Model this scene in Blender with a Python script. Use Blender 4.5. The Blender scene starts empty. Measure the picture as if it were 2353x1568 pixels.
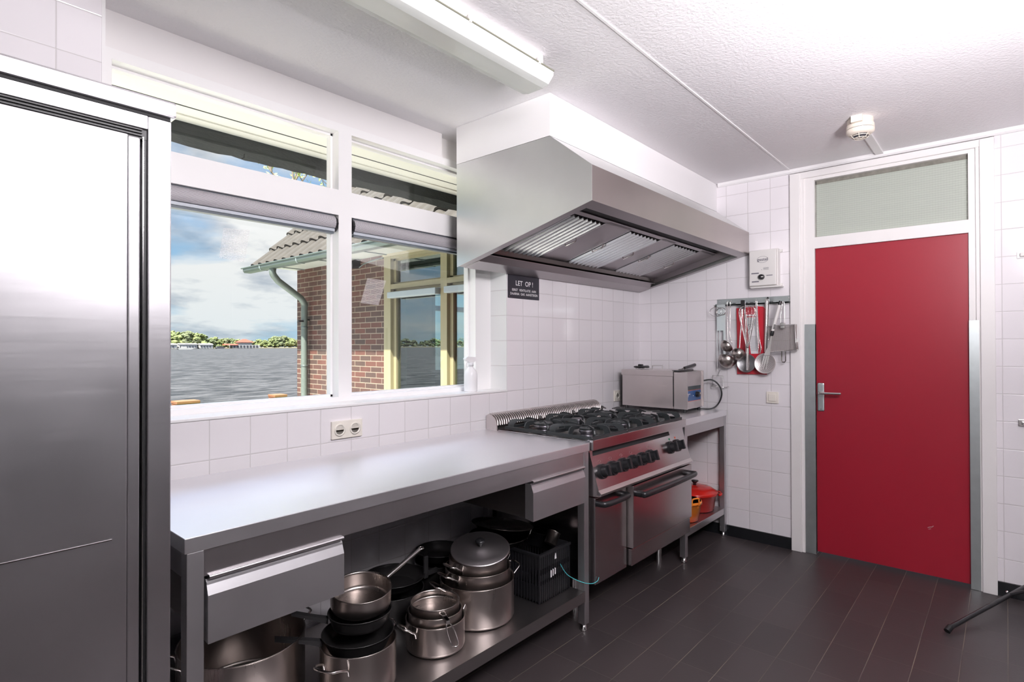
import bpy, bmesh, math, random
from mathutils import Vector, Matrix, noise
R = math.radians
C = bpy.context.scene.collection
sc = bpy.context.scene

# ---------------------------------------------------------------- camera
YAW, PITCH, ROLL = 0.7206, 0.0072, -0.0024
fw = Vector((math.cos(YAW), math.sin(YAW), 0)); rt = Vector((math.sin(YAW), -math.cos(YAW), 0)); up = Vector((0, 0, 1))
fw2 = fw*math.cos(PITCH) + up*math.sin(PITCH); up2 = up*math.cos(PITCH) - fw*math.sin(PITCH)
r2 = rt*math.cos(ROLL) + up2*math.sin(ROLL); u2 = up2*math.cos(ROLL) - rt*math.sin(ROLL)
cd = bpy.data.cameras.new('camera'); cam = bpy.data.objects.new('camera', cd); C.objects.link(cam)
cd.sensor_width = 36; cd.lens = 1291.96/2353*36; cd.shift_y = 0.56/2353; cd.clip_end = 3000; cd.clip_start = .05
m = Matrix((r2, u2, -fw2)).transposed().to_4x4(); m.translation = Vector((-4.1462, -2.2506, 1.3961))
cam.matrix_world = m
sc.camera = cam

# ---------------------------------------------------------------- view
sc.view_settings.view_transform = 'Standard'; sc.view_settings.look = 'None'
sc.view_settings.exposure = 0.42; sc.view_settings.gamma = 1; sc.view_settings.use_curve_mapping = False
sc.cycles.use_denoising = True
sc.cycles.max_bounces = 10; sc.cycles.diffuse_bounces = 6; sc.cycles.glossy_bounces = 5
sc.cycles.transparent_max_bounces = 16
sc.cycles.sample_clamp_indirect = 6; sc.cycles.caustics_reflective = False; sc.cycles.caustics_refractive = False

# ---------------------------------------------------------------- node helper
class NT:
    def __init__(s, tree): s.t = tree; s.n = tree.nodes; s.l = tree.links
    def new(s, typ, **kw):
        n = s.n.new(typ)
        for k, v in kw.items():
            if k.startswith('i_'):
                key = k[2:]; key = int(key) if key.isdigit() else key
                n.inputs[key].default_value = v
            else: setattr(n, k, v)
        return n
    def link(s, a, b): s.l.new(a, b)
    def val(s, x, sock):
        if isinstance(x, (int, float)): sock.default_value = x
        else: s.l.new(x, sock)
    def math(s, op, a, b=None, c=None, clamp=False):
        n = s.n.new('ShaderNodeMath'); n.operation = op; n.use_clamp = clamp
        s.val(a, n.inputs[0])
        if b is not None: s.val(b, n.inputs[1])
        if c is not None: s.val(c, n.inputs[2])
        return n.outputs[0]
    def mix(s, f, a, b):
        n = s.n.new('ShaderNodeMix'); n.data_type = 'RGBA'
        s.val(f, n.inputs['Factor'])
        for x, k in ((a, 6), (b, 7)):
            if isinstance(x, tuple): n.inputs[k].default_value = (*x[:3], 1)
            else: s.l.new(x, n.inputs[k])
        return n.outputs[2]
    def ramp(s, f, stops):
        n = s.n.new('ShaderNodeValToRGB'); e = n.color_ramp.elements
        while len(e) < len(stops): e.new(.5)
        for k, (p, c) in zip(e, stops):
            k.position = p; k.color = (c, c, c, 1) if isinstance(c, (int, float)) else (*c[:3], 1)
        s.l.new(f, n.inputs[0]); return n.outputs[0]

# ---------------------------------------------------------------- sky
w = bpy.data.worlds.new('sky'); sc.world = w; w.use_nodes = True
T = NT(w.node_tree); T.n.clear()
tc = T.new('ShaderNodeTexCoord'); sp = T.new('ShaderNodeSeparateXYZ'); T.link(tc.outputs['Generated'], sp.inputs[0])
zz = T.math('ADD', T.math('MAXIMUM', sp.outputs[2], 0.0), .24)
cx_ = T.math('DIVIDE', sp.outputs[0], zz); cy_ = T.math('DIVIDE', sp.outputs[1], zz)
cb = T.new('ShaderNodeCombineXYZ'); T.link(cx_, cb.inputs[0]); T.link(cy_, cb.inputs[1]); T.val(T.math('MULTIPLY', sp.outputs[2], 3), cb.inputs[2])
n1 = T.new('ShaderNodeTexNoise', i_Scale=1.15, i_Detail=9.0, i_Roughness=.56, i_Distortion=.25); T.link(cb.outputs[0], n1.inputs['Vector'])
n2 = T.new('ShaderNodeTexNoise', i_Scale=2.4, i_Detail=7.0, i_Roughness=.55); T.link(cb.outputs[0], n2.inputs['Vector'])
cloud = T.ramp(n1.outputs[0], [(.39, 0), (.54, 1)])
shade = T.ramp(n2.outputs[0], [(.36, 0), (.54, 1)])
blue = T.mix(T.math('MULTIPLY', sp.outputs[2], 2.4, clamp=True), (.42, .68, .86), (.20, .44, .88))
cl = T.mix(shade, (.40, .46, .56), (.98, .98, .98))
col = T.mix(cloud, blue, cl)
haze = T.math('SUBTRACT', 1, T.math('MULTIPLY', sp.outputs[2], 7, clamp=True))
col = T.mix(T.math('MULTIPLY', haze, .35), col, (.60, .76, .86))
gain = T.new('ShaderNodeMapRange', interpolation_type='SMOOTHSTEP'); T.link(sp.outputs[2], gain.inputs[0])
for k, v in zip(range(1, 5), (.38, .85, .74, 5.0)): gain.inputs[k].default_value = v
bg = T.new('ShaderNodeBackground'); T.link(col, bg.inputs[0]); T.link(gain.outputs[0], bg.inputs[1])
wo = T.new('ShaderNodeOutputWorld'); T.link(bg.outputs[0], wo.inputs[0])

# ---------------------------------------------------------------- sun, flash
def light(name, typ, loc, dirn, energy, color=(1, 1, 1), **kw):
    d = bpy.data.lights.new(name, typ); d.energy = energy; d.color = color
    for k, v in kw.items(): setattr(d, k, v)
    o = bpy.data.objects.new(name, d); C.objects.link(o); o.location = loc
    o.rotation_euler = Vector(dirn).to_track_quat('-Z', 'Y').to_euler(); return o
light('sun', 'SUN', (-5, -3, 8), (.49, .20, -.86), 15.0, (1, .93, .80), angle=R(.6))
# the photographer's flash heads on stands to the right of and behind the camera, aimed at the ceiling
light('bounce_flash', 'AREA', (-2.66, -2.80, 1.62), (1.0, .62, 1.15), 17, (1, .95, 1), shape='SQUARE', size=.30, spread=R(115))
light('rear_flash', 'AREA', (-3.7, -3.3, 1.7), (.12, .05, 1), 72, (1, .97, .99), shape='SQUARE', size=.30)

light('fill_softbox', 'AREA', (-3.25, -2.72, 2.36), (.62, 1, -.10), 40, (1, .96, 1), shape='RECTANGLE', size=1.0, size_y=.42)  # unseen fill lamp, added for direct light on the walls

# ---------------------------------------------------------------- materials
MATS = {}
def mat(name, col=(.8, .8, .8), rough=.5, metal=0, spec=.5, **kw):
    if name in MATS: return MATS[name]
    mt = bpy.data.materials.new(name); mt.use_nodes = True
    b = mt.node_tree.nodes['Principled BSDF']
    b.inputs['Base Color'].default_value = (*col, 1); b.inputs['Roughness'].default_value = rough
    b.inputs['Metallic'].default_value = metal; b.inputs['Specular IOR Level'].default_value = spec
    for k, v in kw.items(): b.inputs[k].default_value = v
    MATS[name] = mt; mt['_b'] = 1
    return mt
def nt(mt): return NT(mt.node_tree), mt.node_tree.nodes['Principled BSDF']
def vary(mt, scale=6, amt=.08, bump=0, bscale=200, rv=0, stretch=(1, 1, 1)):
    t, b = nt(mt); c0 = tuple(b.inputs['Base Color'].default_value)[:3]
    tcn = t.new('ShaderNodeTexCoord'); mp = t.new('ShaderNodeMapping'); mp.inputs['Scale'].default_value = stretch
    t.link(tcn.outputs['Object'], mp.inputs[0])
    n = t.new('ShaderNodeTexNoise', i_Scale=scale, i_Detail=5.0); t.link(mp.outputs[0], n.inputs['Vector'])
    a = tuple(max(0, x*(1-amt)) for x in c0); d = tuple(min(1, x*(1+amt)) for x in c0)
    t.link(t.mix(n.outputs[0], a, d), b.inputs['Base Color'])
    if rv:
        r0 = b.inputs['Roughness'].default_value
        t.link(t.math('ADD', t.math('MULTIPLY', n.outputs[0], rv*2), r0-rv), b.inputs['Roughness'])
    if bump:
        n2 = t.new('ShaderNodeTexNoise', i_Scale=bscale, i_Detail=3.0); t.link(mp.outputs[0], n2.inputs['Vector'])
        bp = t.new('ShaderNodeBump', i_Strength=bump, i_Distance=.004); t.link(n2.outputs[0], bp.inputs['Height'])
        t.link(bp.outputs[0], b.inputs['Normal'])
    return mt
def steel(name, col=(.60, .58, .59), rough=.30, axis='x', amt=.10):
    if name in MATS: return MATS[name]
    mt = mat(name, col, rough, 1.0)
    st = {'x': (1.2, 60, 60), 'z': (60, 60, 1.2), 'y': (60, 1.2, 60)}[axis]
    t, b = nt(mt)
    tcn = t.new('ShaderNodeTexCoord'); mp = t.new('ShaderNodeMapping'); mp.inputs['Scale'].default_value = st
    t.link(tcn.outputs['Object'], mp.inputs[0])
    n = t.new('ShaderNodeTexNoise', i_Scale=3.0, i_Detail=4.0); t.link(mp.outputs[0], n.inputs['Vector'])
    n2 = t.new('ShaderNodeTexNoise', i_Scale=3.5, i_Detail=4.0); t.link(tcn.outputs['Object'], n2.inputs['Vector'])
    t.link(t.mix(n2.outputs[0], tuple(x*(1-amt) for x in col), tuple(min(1, x*(1+amt)) for x in col)), b.inputs['Base Color'])
    f = t.math('ADD', t.math('MULTIPLY', n.outputs[0], .05), t.math('MULTIPLY', n2.outputs[0], .10))
    t.link(t.math('ADD', f, rough-.075), b.inputs['Roughness'])
    return mt

# ceramic wall tiles, 15 cm grid set out from world coordinates
def tile_mat(name, axis, off, tile, grout, rough=.12):
    mt = mat(name, tile, rough); t, b = nt(mt)
    g = t.new('ShaderNodeNewGeometry'); s = t.new('ShaderNodeSeparateXYZ'); t.link(g.outputs['Position'], s.inputs[0])
    P = .1525
    def cell(src, o):
        q = t.math('DIVIDE', t.math('SUBTRACT', src, o), P)
        fr = t.math('SUBTRACT', q, t.math('FLOOR', q))
        d = t.math('MINIMUM', fr, t.math('SUBTRACT', 1, fr))
        return t.math('FLOOR', q), d
    fu, du = cell(s.outputs[axis], off); fv, dv = cell(s.outputs[2], 1.4239-20*P)
    d = t.math('MINIMUM', du, dv)
    line = t.math('SUBTRACT', 1, t.math('DIVIDE', t.math('SUBTRACT', d, .006), .006, clamp=True), clamp=True)
    wn = t.new('ShaderNodeTexWhiteNoise', noise_dimensions='2D'); cbn = t.new('ShaderNodeCombineXYZ')
    t.link(fu, cbn.inputs[0]); t.link(fv, cbn.inputs[1]); t.link(cbn.outputs[0], wn.inputs['Vector'])
    tcol = t.mix(wn.outputs['Value'], tuple(x*.965 for x in tile), tile)
    t.link(t.mix(line, tcol, grout), b.inputs['Base Color'])
    t.link(t.math('ADD', t.math('MULTIPLY', line, .6), rough), b.inputs['Roughness'])
    edge = t.math('DIVIDE', t.math('SUBTRACT', d, .004), .022, clamp=True)
    bp = t.new('ShaderNodeBump', i_Strength=.5, i_Distance=.002); t.link(edge, bp.inputs['Height']); t.link(bp.outputs[0], b.inputs['Normal'])
    return mt
TILE = (.85, .815, .84); GROUT = (.60, .57, .57)
m_tx = tile_mat('tile_window_wall', 0, -.4104, TILE, GROUT)
m_ty = tile_mat('tile_door_wall', 1, -.1017, TILE, GROUT)
m_rev = tile_mat('tile_reveal', 1, -.02, (.82, .83, .82), GROUT)

def floor_mat():
    mt = mat('floor_tile', (.045, .037, .038), .42); t, b = nt(mt)
    g = t.new('ShaderNodeNewGeometry'); s = t.new('ShaderNodeSeparateXYZ'); t.link(g.outputs['Position'], s.inputs[0])
    def cell(src, o, P):
        q = t.math('DIVIDE', t.math('SUBTRACT', src, o), P); fr = t.math('SUBTRACT', q, t.math('FLOOR', q))
        return t.math('FLOOR', q), t.math('MULTIPLY', t.math('MINIMUM', fr, t.math('SUBTRACT', 1, fr)), P)
    fy, dy = cell(s.outputs[1], -1.783, .1555); fx, dx = cell(s.outputs[0], -.86, .3100)
    ly = t.math('SUBTRACT', 1, t.math('DIVIDE', t.math('SUBTRACT', dy, .0007), .0012, clamp=True), clamp=True)
    lx = t.math('SUBTRACT', 1, t.math('DIVIDE', t.math('SUBTRACT', dx, .0005), .0012, clamp=True), clamp=True)
    nz = t.new('ShaderNodeTexNoise', i_Scale=3.0, i_Detail=4.0); t.link(g.outputs['Position'], nz.inputs['Vector'])
    brk = t.ramp(nz.outputs[0], [(.36, .15), (.62, 1)])
    line = t.math('MAXIMUM', t.math('MULTIPLY', ly, brk), t.math('MULTIPLY', lx, .22))
    wn = t.new('ShaderNodeTexWhiteNoise', noise_dimensions='2D'); cbn = t.new('ShaderNodeCombineXYZ')
    t.link(fx, cbn.inputs[0]); t.link(fy, cbn.inputs[1]); t.link(cbn.outputs[0], wn.inputs['Vector'])
    base = t.mix(wn.outputs['Value'], (.040, .033, .034), (.052, .042, .043))
    t.link(t.mix(line, base, (.17, .14, .105)), b.inputs['Base Color'])
    n2 = t.new('ShaderNodeTexNoise', i_Scale=90.0, i_Detail=3.0); t.link(g.outputs['Position'], n2.inputs['Vector'])
    h = t.math('SUBTRACT', t.math('MULTIPLY', n2.outputs[0], .4), t.math('MAXIMUM', ly, lx))
    bp = t.new('ShaderNodeBump', i_Strength=.35, i_Distance=.002); t.link(h, bp.inputs['Height']); t.link(bp.outputs[0], b.inputs['Normal'])
    return mt
m_floor = floor_mat()
def ceil_mat():
    mt = mat('stucco', (.84, .82, .835), .7); t, b = nt(mt)
    g = t.new('ShaderNodeNewGeometry')
    n = t.new('ShaderNodeTexNoise', i_Scale=75.0, i_Detail=4.0, i_Roughness=.6); t.link(g.outputs['Position'], n.inputs['Vector'])
    bp = t.new('ShaderNodeBump', i_Strength=.55, i_Distance=.006); t.link(n.outputs[0], bp.inputs['Height']); t.link(bp.outputs[0], b.inputs['Normal'])
    return mt
m_ceil = ceil_mat()
m_plaster = vary(mat('plaster', (.83, .80, .80), .7), 4, .02, .1, 60)
m_soffit = vary(mat('bulkhead_paint', (.84, .825, .83), .6), 3, .015)
m_white = vary(mat('white_gloss_paint', (.86, .845, .845), .28), 3, .015)
m_frame = vary(mat('door_frame_paint', (.82, .795, .785), .35), 5, .03)
m_cream = vary(mat('cream_boards', (.86, .85, .76), .5), 2, .03)
m_st = steel('steel_top_bright', (.93, .93, .95), .35, 'x', .03)  # base colour lifted to carry the bright reflection on the tops
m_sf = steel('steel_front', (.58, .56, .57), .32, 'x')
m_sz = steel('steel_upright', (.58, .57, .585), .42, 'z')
m_fr = steel('steel_fridge', (.66, .645, .665), .30, 'x')
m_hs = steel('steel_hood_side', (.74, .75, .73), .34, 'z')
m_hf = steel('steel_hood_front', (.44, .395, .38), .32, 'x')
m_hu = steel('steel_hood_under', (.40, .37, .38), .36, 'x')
m_rg = steel('steel_range', (.56, .525, .53), .22, 'x')
m_fy = steel('steel_fryer', (.68, .63, .62), .34, 'z')
m_pot = steel('steel_pot', (.46, .415, .39), .29, 'z')
m_pol = mat('polished_steel', (.72, .69, .67), .12, 1)
m_chr = mat('chrome', (.78, .77, .76), .15, 1)
m_galv = vary(mat('galvanised', (.55, .60, .60), .35, .9), 20, .1)
m_dst = steel('dark_steel', (.20, .18, .17), .25, 'z')
m_alu = steel('brushed_aluminium_lid', (.56, .53, .54), .38, 'x')
m_blk = mat('black_plastic', (.014, .014, .016), .32)
m_blkm = vary(mat('matt_black', (.018, .017, .018), .6), 20, .2)
m_iron = vary(mat('cast_iron_enamel', (.022, .026, .028), .40), 15, .3, .15, 150)
m_dark = mat('dark_gap', (.012, .012, .013), .7)
m_rub = mat('black_rubber', (.012, .012, .013), .45)
m_teflon = mat('nonstick', (.016, .015, .015), .30)
m_red = vary(mat('red_door_paint', (.34, .014, .030), .30), 2, .05)
m_redE = mat('red_enamel', (.58, .018, .012), .12)
m_orgE = None
m_redP = mat('red_plastic', (.62, .025, .045), .3)
m_pap = mat('paper', (.82, .80, .82), .7)
m_cpl = mat('cream_plastic', (.82, .775, .70), .35)
m_gpl = mat('grey_white_plastic', (.74, .72, .70), .4)
m_wpl = mat('white_plastic', (.88, .87, .88), .3)
m_lens = mat('light_cover', (.80, .82, .79), .18, 0, .5)
m_base = mat('black_skirting', (.012, .013, .015), .2)
m_sensor = mat('sensor_plastic', (.80, .72, .62), .4)
m_ink = mat('ink', (.05, .05, .06), .5)
m_green = mat('green_mark', (.0, .35, .12), .4); m_orm = mat('orange_mark', (.75, .12, .03), .4)
m_bluP = mat('blue_label', (.025, .10, .30), .25); m_navy = mat('dark_label', (.03, .05, .06), .25)

def glass(name, f, tint=(1, 1, 1), rough=0.0):
    mt = bpy.data.materials.new(name); mt.use_nodes = True; t = NT(mt.node_tree); t.n.clear()
    a = t.new('ShaderNodeBsdfTransparent'); a.inputs[0].default_value = (*tint, 1)
    g = t.new('ShaderNodeBsdfGlossy'); g.inputs['Roughness'].default_value = rough
    mx = t.new('ShaderNodeMixShader'); mx.inputs[0].default_value = f
    t.link(a.outputs[0], mx.inputs[1]); t.link(g.outputs[0], mx.inputs[2])
    o = t.new('ShaderNodeOutputMaterial'); t.link(mx.outputs[0], o.inputs[0]); return mt
m_glass = glass('window_glass', .03, (.98, .99, .985))
m_wglass = glass('coated_glass', .26, (.66, .80, .78))
m_clear = glass('clear_acrylic', .10, (.93, .95, .93), .12)

def cover_mat():
    mt = bpy.data.materials.new('prismatic_cover'); mt.use_nodes = True; t = NT(mt.node_tree); b = t.n['Principled BSDF']
    b.inputs['Base Color'].default_value = (.86, .88, .85, 1); b.inputs['Roughness'].default_value = .16
    a = t.new('ShaderNodeBsdfTransparent'); mx = t.new('ShaderNodeMixShader'); mx.inputs[0].default_value = .55
    t.link(a.outputs[0], mx.inputs[1]); t.link(b.outputs[0], mx.inputs[2]); t.link(mx.outputs[0], t.n['Material Output'].inputs[0]); return mt
m_cover = cover_mat()
def perf_mat():
    mt = mat('perforated_fabric', (.55, .53, .56), .5); t, b = nt(mt)
    g = t.new('ShaderNodeNewGeometry'); s = t.new('ShaderNodeSeparateXYZ'); t.link(g.outputs['Position'], s.inputs[0])
    a = t.math('SINE', t.math('MULTIPLY', t.math('ADD', s.outputs[0], t.math('MULTIPLY', s.outputs[2], .9)), 700))
    c = t.math('SINE', t.math('MULTIPLY', t.math('SUBTRACT', s.outputs[0], t.math('MULTIPLY', s.outputs[2], 1.6)), 700))
    k = t.math('GREATER_THAN', t.math('MULTIPLY', a, c), .12)
    t.link(t.mix(k, (.62, .59, .62), (.10, .09, .10)), b.inputs['Base Color']); return mt
m_perf = perf_mat()
m_blind = mat('blind_grey', (.50, .53, .58), .4); m_blindd = mat('blind_dark', (.10, .12, .14), .4)

def wired_glass():
    mt = mat('ribbed_glass', (.47, .50, .45), .25); t, b = nt(mt)
    g = t.new('ShaderNodeNewGeometry'); s = t.new('ShaderNodeSeparateXYZ'); t.link(g.outputs['Position'], s.inputs[0])
    a = t.math('SINE', t.math('MULTIPLY', s.outputs[2], 2*math.pi/.0135)); c = t.math('SINE', t.math('MULTIPLY', s.outputs[1], 2*math.pi/.0135))
    k = t.math('ADD', t.math('MULTIPLY', t.math('GREATER_THAN', a, .6), .6), t.math('MULTIPLY', t.math('GREATER_THAN', c, .75), .25))
    t.link(t.mix(k, (.47, .51, .45), (.38, .41, .36)), b.inputs['Base Color'])
    bp = t.new('ShaderNodeBump', i_Strength=.4, i_Distance=.002); t.link(a, bp.inputs['Height']); t.link(bp.outputs[0], b.inputs['Normal'])
    return mt
m_ribg = wired_glass()

def brick_mat():
    mt = mat('brick', (.3, .12, .08), .8); t, b = nt(mt)
    g = t.new('ShaderNodeNewGeometry'); s = t.new('ShaderNodeSeparateXYZ'); t.link(g.outputs['Position'], s.inputs[0])
    cbn = t.new('ShaderNodeCombineXYZ'); t.link(t.math('ADD', s.outputs[1], s.outputs[0]), cbn.inputs[0]); t.link(t.math('ADD', s.outputs[2], -1.408+.0625*40), cbn.inputs[1])
    br = t.new('ShaderNodeTexBrick', offset=.5, squash=1.0)
    br.inputs['Scale'].default_value = 1; br.inputs['Brick Width'].default_value = .21; br.inputs['Row Height'].default_value = .0625
    br.inputs['Mortar Size'].default_value = .0055; br.inputs['Mortar Smooth'].default_value = .2; br.inputs['Bias'].default_value = -.1
    br.inputs['Color1'].default_value = (.105, .040, .030, 1); br.inputs['Color2'].default_value = (.050, .034, .029, 1); br.inputs['Mortar'].default_value = (.25, .20, .155, 1)
    t.link(cbn.outputs[0], br.inputs['Vector'])
    n = t.new('ShaderNodeTexNoise', i_Scale=14.0, i_Detail=4.0); t.link(g.outputs['Position'], n.inputs['Vector'])
    mm = t.new('ShaderNodeMix', data_type='RGBA', blend_type='MULTIPLY'); mm.inputs[0].default_value = .5
    t.link(br.outputs['Color'], mm.inputs[6]); t.link(t.ramp(n.outputs[0], [(.3, .55), (.7, 1)]), mm.inputs[7]); t.link(mm.outputs[2], b.inputs['Base Color'])
    bp = t.new('ShaderNodeBump', i_Strength=.8, i_Distance=.01); t.link(t.math('SUBTRACT', 1, br.outputs['Fac']), bp.inputs['Height']); t.link(bp.outputs[0], b.inputs['Normal'])
    return mt
m_brick = brick_mat()
m_rtile = vary(mat('roof_tile', (.045, .039, .033), .9), 9, .35, .4, 60)
m_beam = vary(mat('tarred_gutter', (.022, .026, .024), .75), 12, .5, .9, 45, stretch=(1, 3, 3))
m_wfr = vary(mat('yellow_frame_paint', (.27, .245, .15), .45), 4, .04)
m_wgrey = mat('awning_box', (.30, .35, .38), .4)
m_zinc = vary(mat('zinc', (.11, .14, .135), .45, .5), 9, .2)
m_zpipe = vary(mat('zinc_downpipe', (.13, .16, .145), .5, .3), 60, .25)
m_grass = vary(mat('grass', (.16, .26, .035), .9), 40, .5, .8, 80)
m_kerb = vary(mat('red_kerb_brick', (.22, .09, .05), .85), 12, .25, .3, 60)
m_pier = vary(mat('orange_brick', (.19, .088, .042), .85), 16, .25, .3, 60)
def water_mat():
    mt = mat('lake_water', (.20, .205, .21), .45); t, b = nt(mt)
    g = t.new('ShaderNodeNewGeometry'); mp = t.new('ShaderNodeMapping'); mp.inputs['Scale'].default_value = (.8, 1.9, 1); mp.inputs['Rotation'].default_value = (0, 0, R(-12))
    t.link(g.outputs['Position'], mp.inputs[0])
    n = t.new('ShaderNodeTexNoise', i_Scale=1.0, i_Detail=6.0, i_Roughness=.62, i_Distortion=.5); t.link(mp.outputs[0], n.inputs['Vector'])
    t.link(t.mix(t.ramp(n.outputs[0], [(.38, 0), (.62, 1)]), (.014, .015, .016), (.085, .083, .085)), b.inputs['Base Color'])
    bp = t.new('ShaderNodeBump', i_Strength=1.0, i_Distance=.35); t.link(n.outputs[0], bp.inputs['Height']); t.link(bp.outputs[0], b.inputs['Normal'])
    b.inputs['Specular IOR Level'].default_value = .08
    return mt
m_water = water_mat()

# ---------------------------------------------------------------- mesh builder
class M:
    def __init__(s): s.v = []; s.f = []; s.sm = []
    def add(s, vs, fs, smooth=False, mx=None):
        o = len(s.v)
        s.v += [(mx @ Vector(p)) if mx else Vector(p) for p in vs]
        s.f += [tuple(i+o for i in f) for f in fs]; s.sm += [smooth]*len(fs); return s
    def box(s, x0, x1, y0, y1, z0, z1, mx=None, b=0):
        x0, x1 = min(x0, x1), max(x0, x1); y0, y1 = min(y0, y1), max(y0, y1); z0, z1 = min(z0, z1), max(z0, z1)
        if b > 0:
            bm = bmesh.new(); bmesh.ops.create_cube(bm, size=1)
            for v in bm.verts: v.co = Vector(((x0+x1)/2+v.co.x*(x1-x0), (y0+y1)/2+v.co.y*(y1-y0), (z0+z1)/2+v.co.z*(z1-z0)))
            bmesh.ops.bevel(bm, geom=bm.edges[:], offset=b, segments=2, affect='EDGES', profile=.6)
            bm.verts.index_update()
            s.add([v.co.copy() for v in bm.verts], [[v.index for v in f.verts] for f in bm.faces], False, mx); bm.free(); return s
        vs = [(x, y, z) for z in (z0, z1) for y in (y0, y1) for x in (x0, x1)]
        return s.add(vs, [(0, 2, 3, 1), (4, 5, 7, 6), (0, 1, 5, 4), (2, 6, 7, 3), (0, 4, 6, 2), (1, 3, 7, 5)], False, mx)
    def prism(s, poly, a0, a1, axis='x', mx=None, smooth=False):
        # poly in the two remaining axes; extruded along axis
        n = len(poly)
        def P(a, p):
            return {'x': (a, p[0], p[1]), 'y': (p[0], a, p[1]), 'z': (p[0], p[1], a)}[axis]
        vs = [P(a0, p) for p in poly]+[P(a1, p) for p in poly]
        fs = [(i, (i+1) % n, n+(i+1) % n, n+i) for i in range(n)]
        s.add(vs, fs, smooth, mx); s.add(vs, [tuple(range(n))[::-1], tuple(range(n, 2*n))], False, mx); return s
    def strip(s, prof, a0, a1, axis='x', th=.002, mx=None, smooth=False):
        # thin folded sheet: open profile given a thickness
        n = len(prof); out = []
        for i, p in enumerate(prof):
            p = Vector(p); d = Vector((0, 0))
            if i > 0: e = (p-Vector(prof[i-1])).normalized(); d += Vector((-e.y, e.x))
            if i < n-1: e = (Vector(prof[i+1])-p).normalized(); d += Vector((-e.y, e.x))
            d = d.normalized(); out.append(tuple(p+d*th))
        return s.prism(list(prof)+out[::-1], a0, a1, axis, mx, smooth)
    def lathe(s, prof, c=(0, 0, 0), seg=40, mx=None, sx=1, sy=1, smooth=True):
        # profile [(r,z)...]
        vs = []; fs = []
        for r, z in prof:
            for k in range(seg):
                a = 2*math.pi*k/seg; vs.append((c[0]+r*sx*math.cos(a), c[1]+r*sy*math.sin(a), c[2]+z))
        for i in range(len(prof)-1):
            for k in range(seg):
                k2 = (k+1) % seg; fs.append((i*seg+k, i*seg+k2, (i+1)*seg+k2, (i+1)*seg+k))
        s.add(vs, fs, smooth, mx)
        if prof[0][0] > 1e-5: s.add([vs[k] for k in range(seg)], [tuple(range(seg))[::-1]], False, mx)
        if prof[-1][0] > 1e-5: s.add([vs[(len(prof)-1)*seg+k] for k in range(seg)], [tuple(range(seg))], False, mx)
        return s
    def cyl(s, p0, p1, r, r1=None, seg=16, smooth=True, mx=None):
        p0 = Vector(p0); p1 = Vector(p1); r1 = r if r1 is None else r1
        q = (p1-p0).to_track_quat('Z', 'Y').to_matrix(); vs = []
        for p, rr in ((p0, r), (p1, r1)):
            for k in range(seg):
                a = 2*math.pi*k/seg; vs.append(p+q @ Vector((rr*math.cos(a), rr*math.sin(a), 0)))
        s.add(vs, [(k, (k+1) % seg, seg+(k+1) % seg, seg+k) for k in range(seg)], smooth, mx)
        s.add(vs, [tuple(range(seg))[::-1], tuple(range(seg, 2*seg))], False, mx); return s
    def tube(s, pts, r, seg=8, closed=False, mx=None, flat=1.0):
        pts = [Vector(p) for p in pts]; n = len(pts); vs = []
        d0 = (pts[1]-pts[0]).normalized(); nrm = d0.orthogonal().normalized(); prev = d0
        for i, p in enumerate(pts):
            a = pts[(i-1) % n] if (closed or i > 0) else p; b = pts[(i+1) % n] if (closed or i < n-1) else p
            d = (b-a).normalized()
            if d.length < 1e-6: d = prev
            q = prev.rotation_difference(d); nrm = (q @ nrm).normalized(); prev = d
            nrm = (nrm-d*nrm.dot(d)).normalized(); bi = d.cross(nrm)
            rr = r[i] if isinstance(r, (list, tuple)) else r
            for k in range(seg):
                t = 2*math.pi*k/seg; vs.append(p+nrm*rr*math.cos(t)+bi*rr*flat*math.sin(t))
        fs = []
        for i in range(n if closed else n-1):
            j = (i+1) % n
            for k in range(seg):
                k2 = (k+1) % seg; fs.append((i*seg+k, i*seg+k2, j*seg+k2, j*seg+k))
        s.add(vs, fs, True, mx)
        if not closed: s.add(vs, [tuple(range(seg))[::-1], tuple(range((n-1)*seg, n*seg))], False, mx)
        return s
    def sphere(s, c, rx, ry=None, rz=None, seg=20, rings=12, z0=-1.0, z1=1.0, mx=None):
        ry = ry or rx; rz = rz or rx; prof = []
        a0 = math.asin(z0); a1 = math.asin(z1)
        for i in range(rings+1):
            a = a0+(a1-a0)*i/rings; prof.append((math.cos(a), math.sin(a)))
        vs = []; fs = []
        for r, z in prof:
            for k in range(seg):
                t = 2*math.pi*k/seg; vs.append((c[0]+rx*r*math.cos(t), c[1]+ry*r*math.sin(t), c[2]+rz*z))
        for i in range(rings):
            for k in range(seg):
                k2 = (k+1) % seg; fs.append((i*seg+k, i*seg+k2, (i+1)*seg+k2, (i+1)*seg+k))
        return s.add(vs, fs, True, mx)

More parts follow.
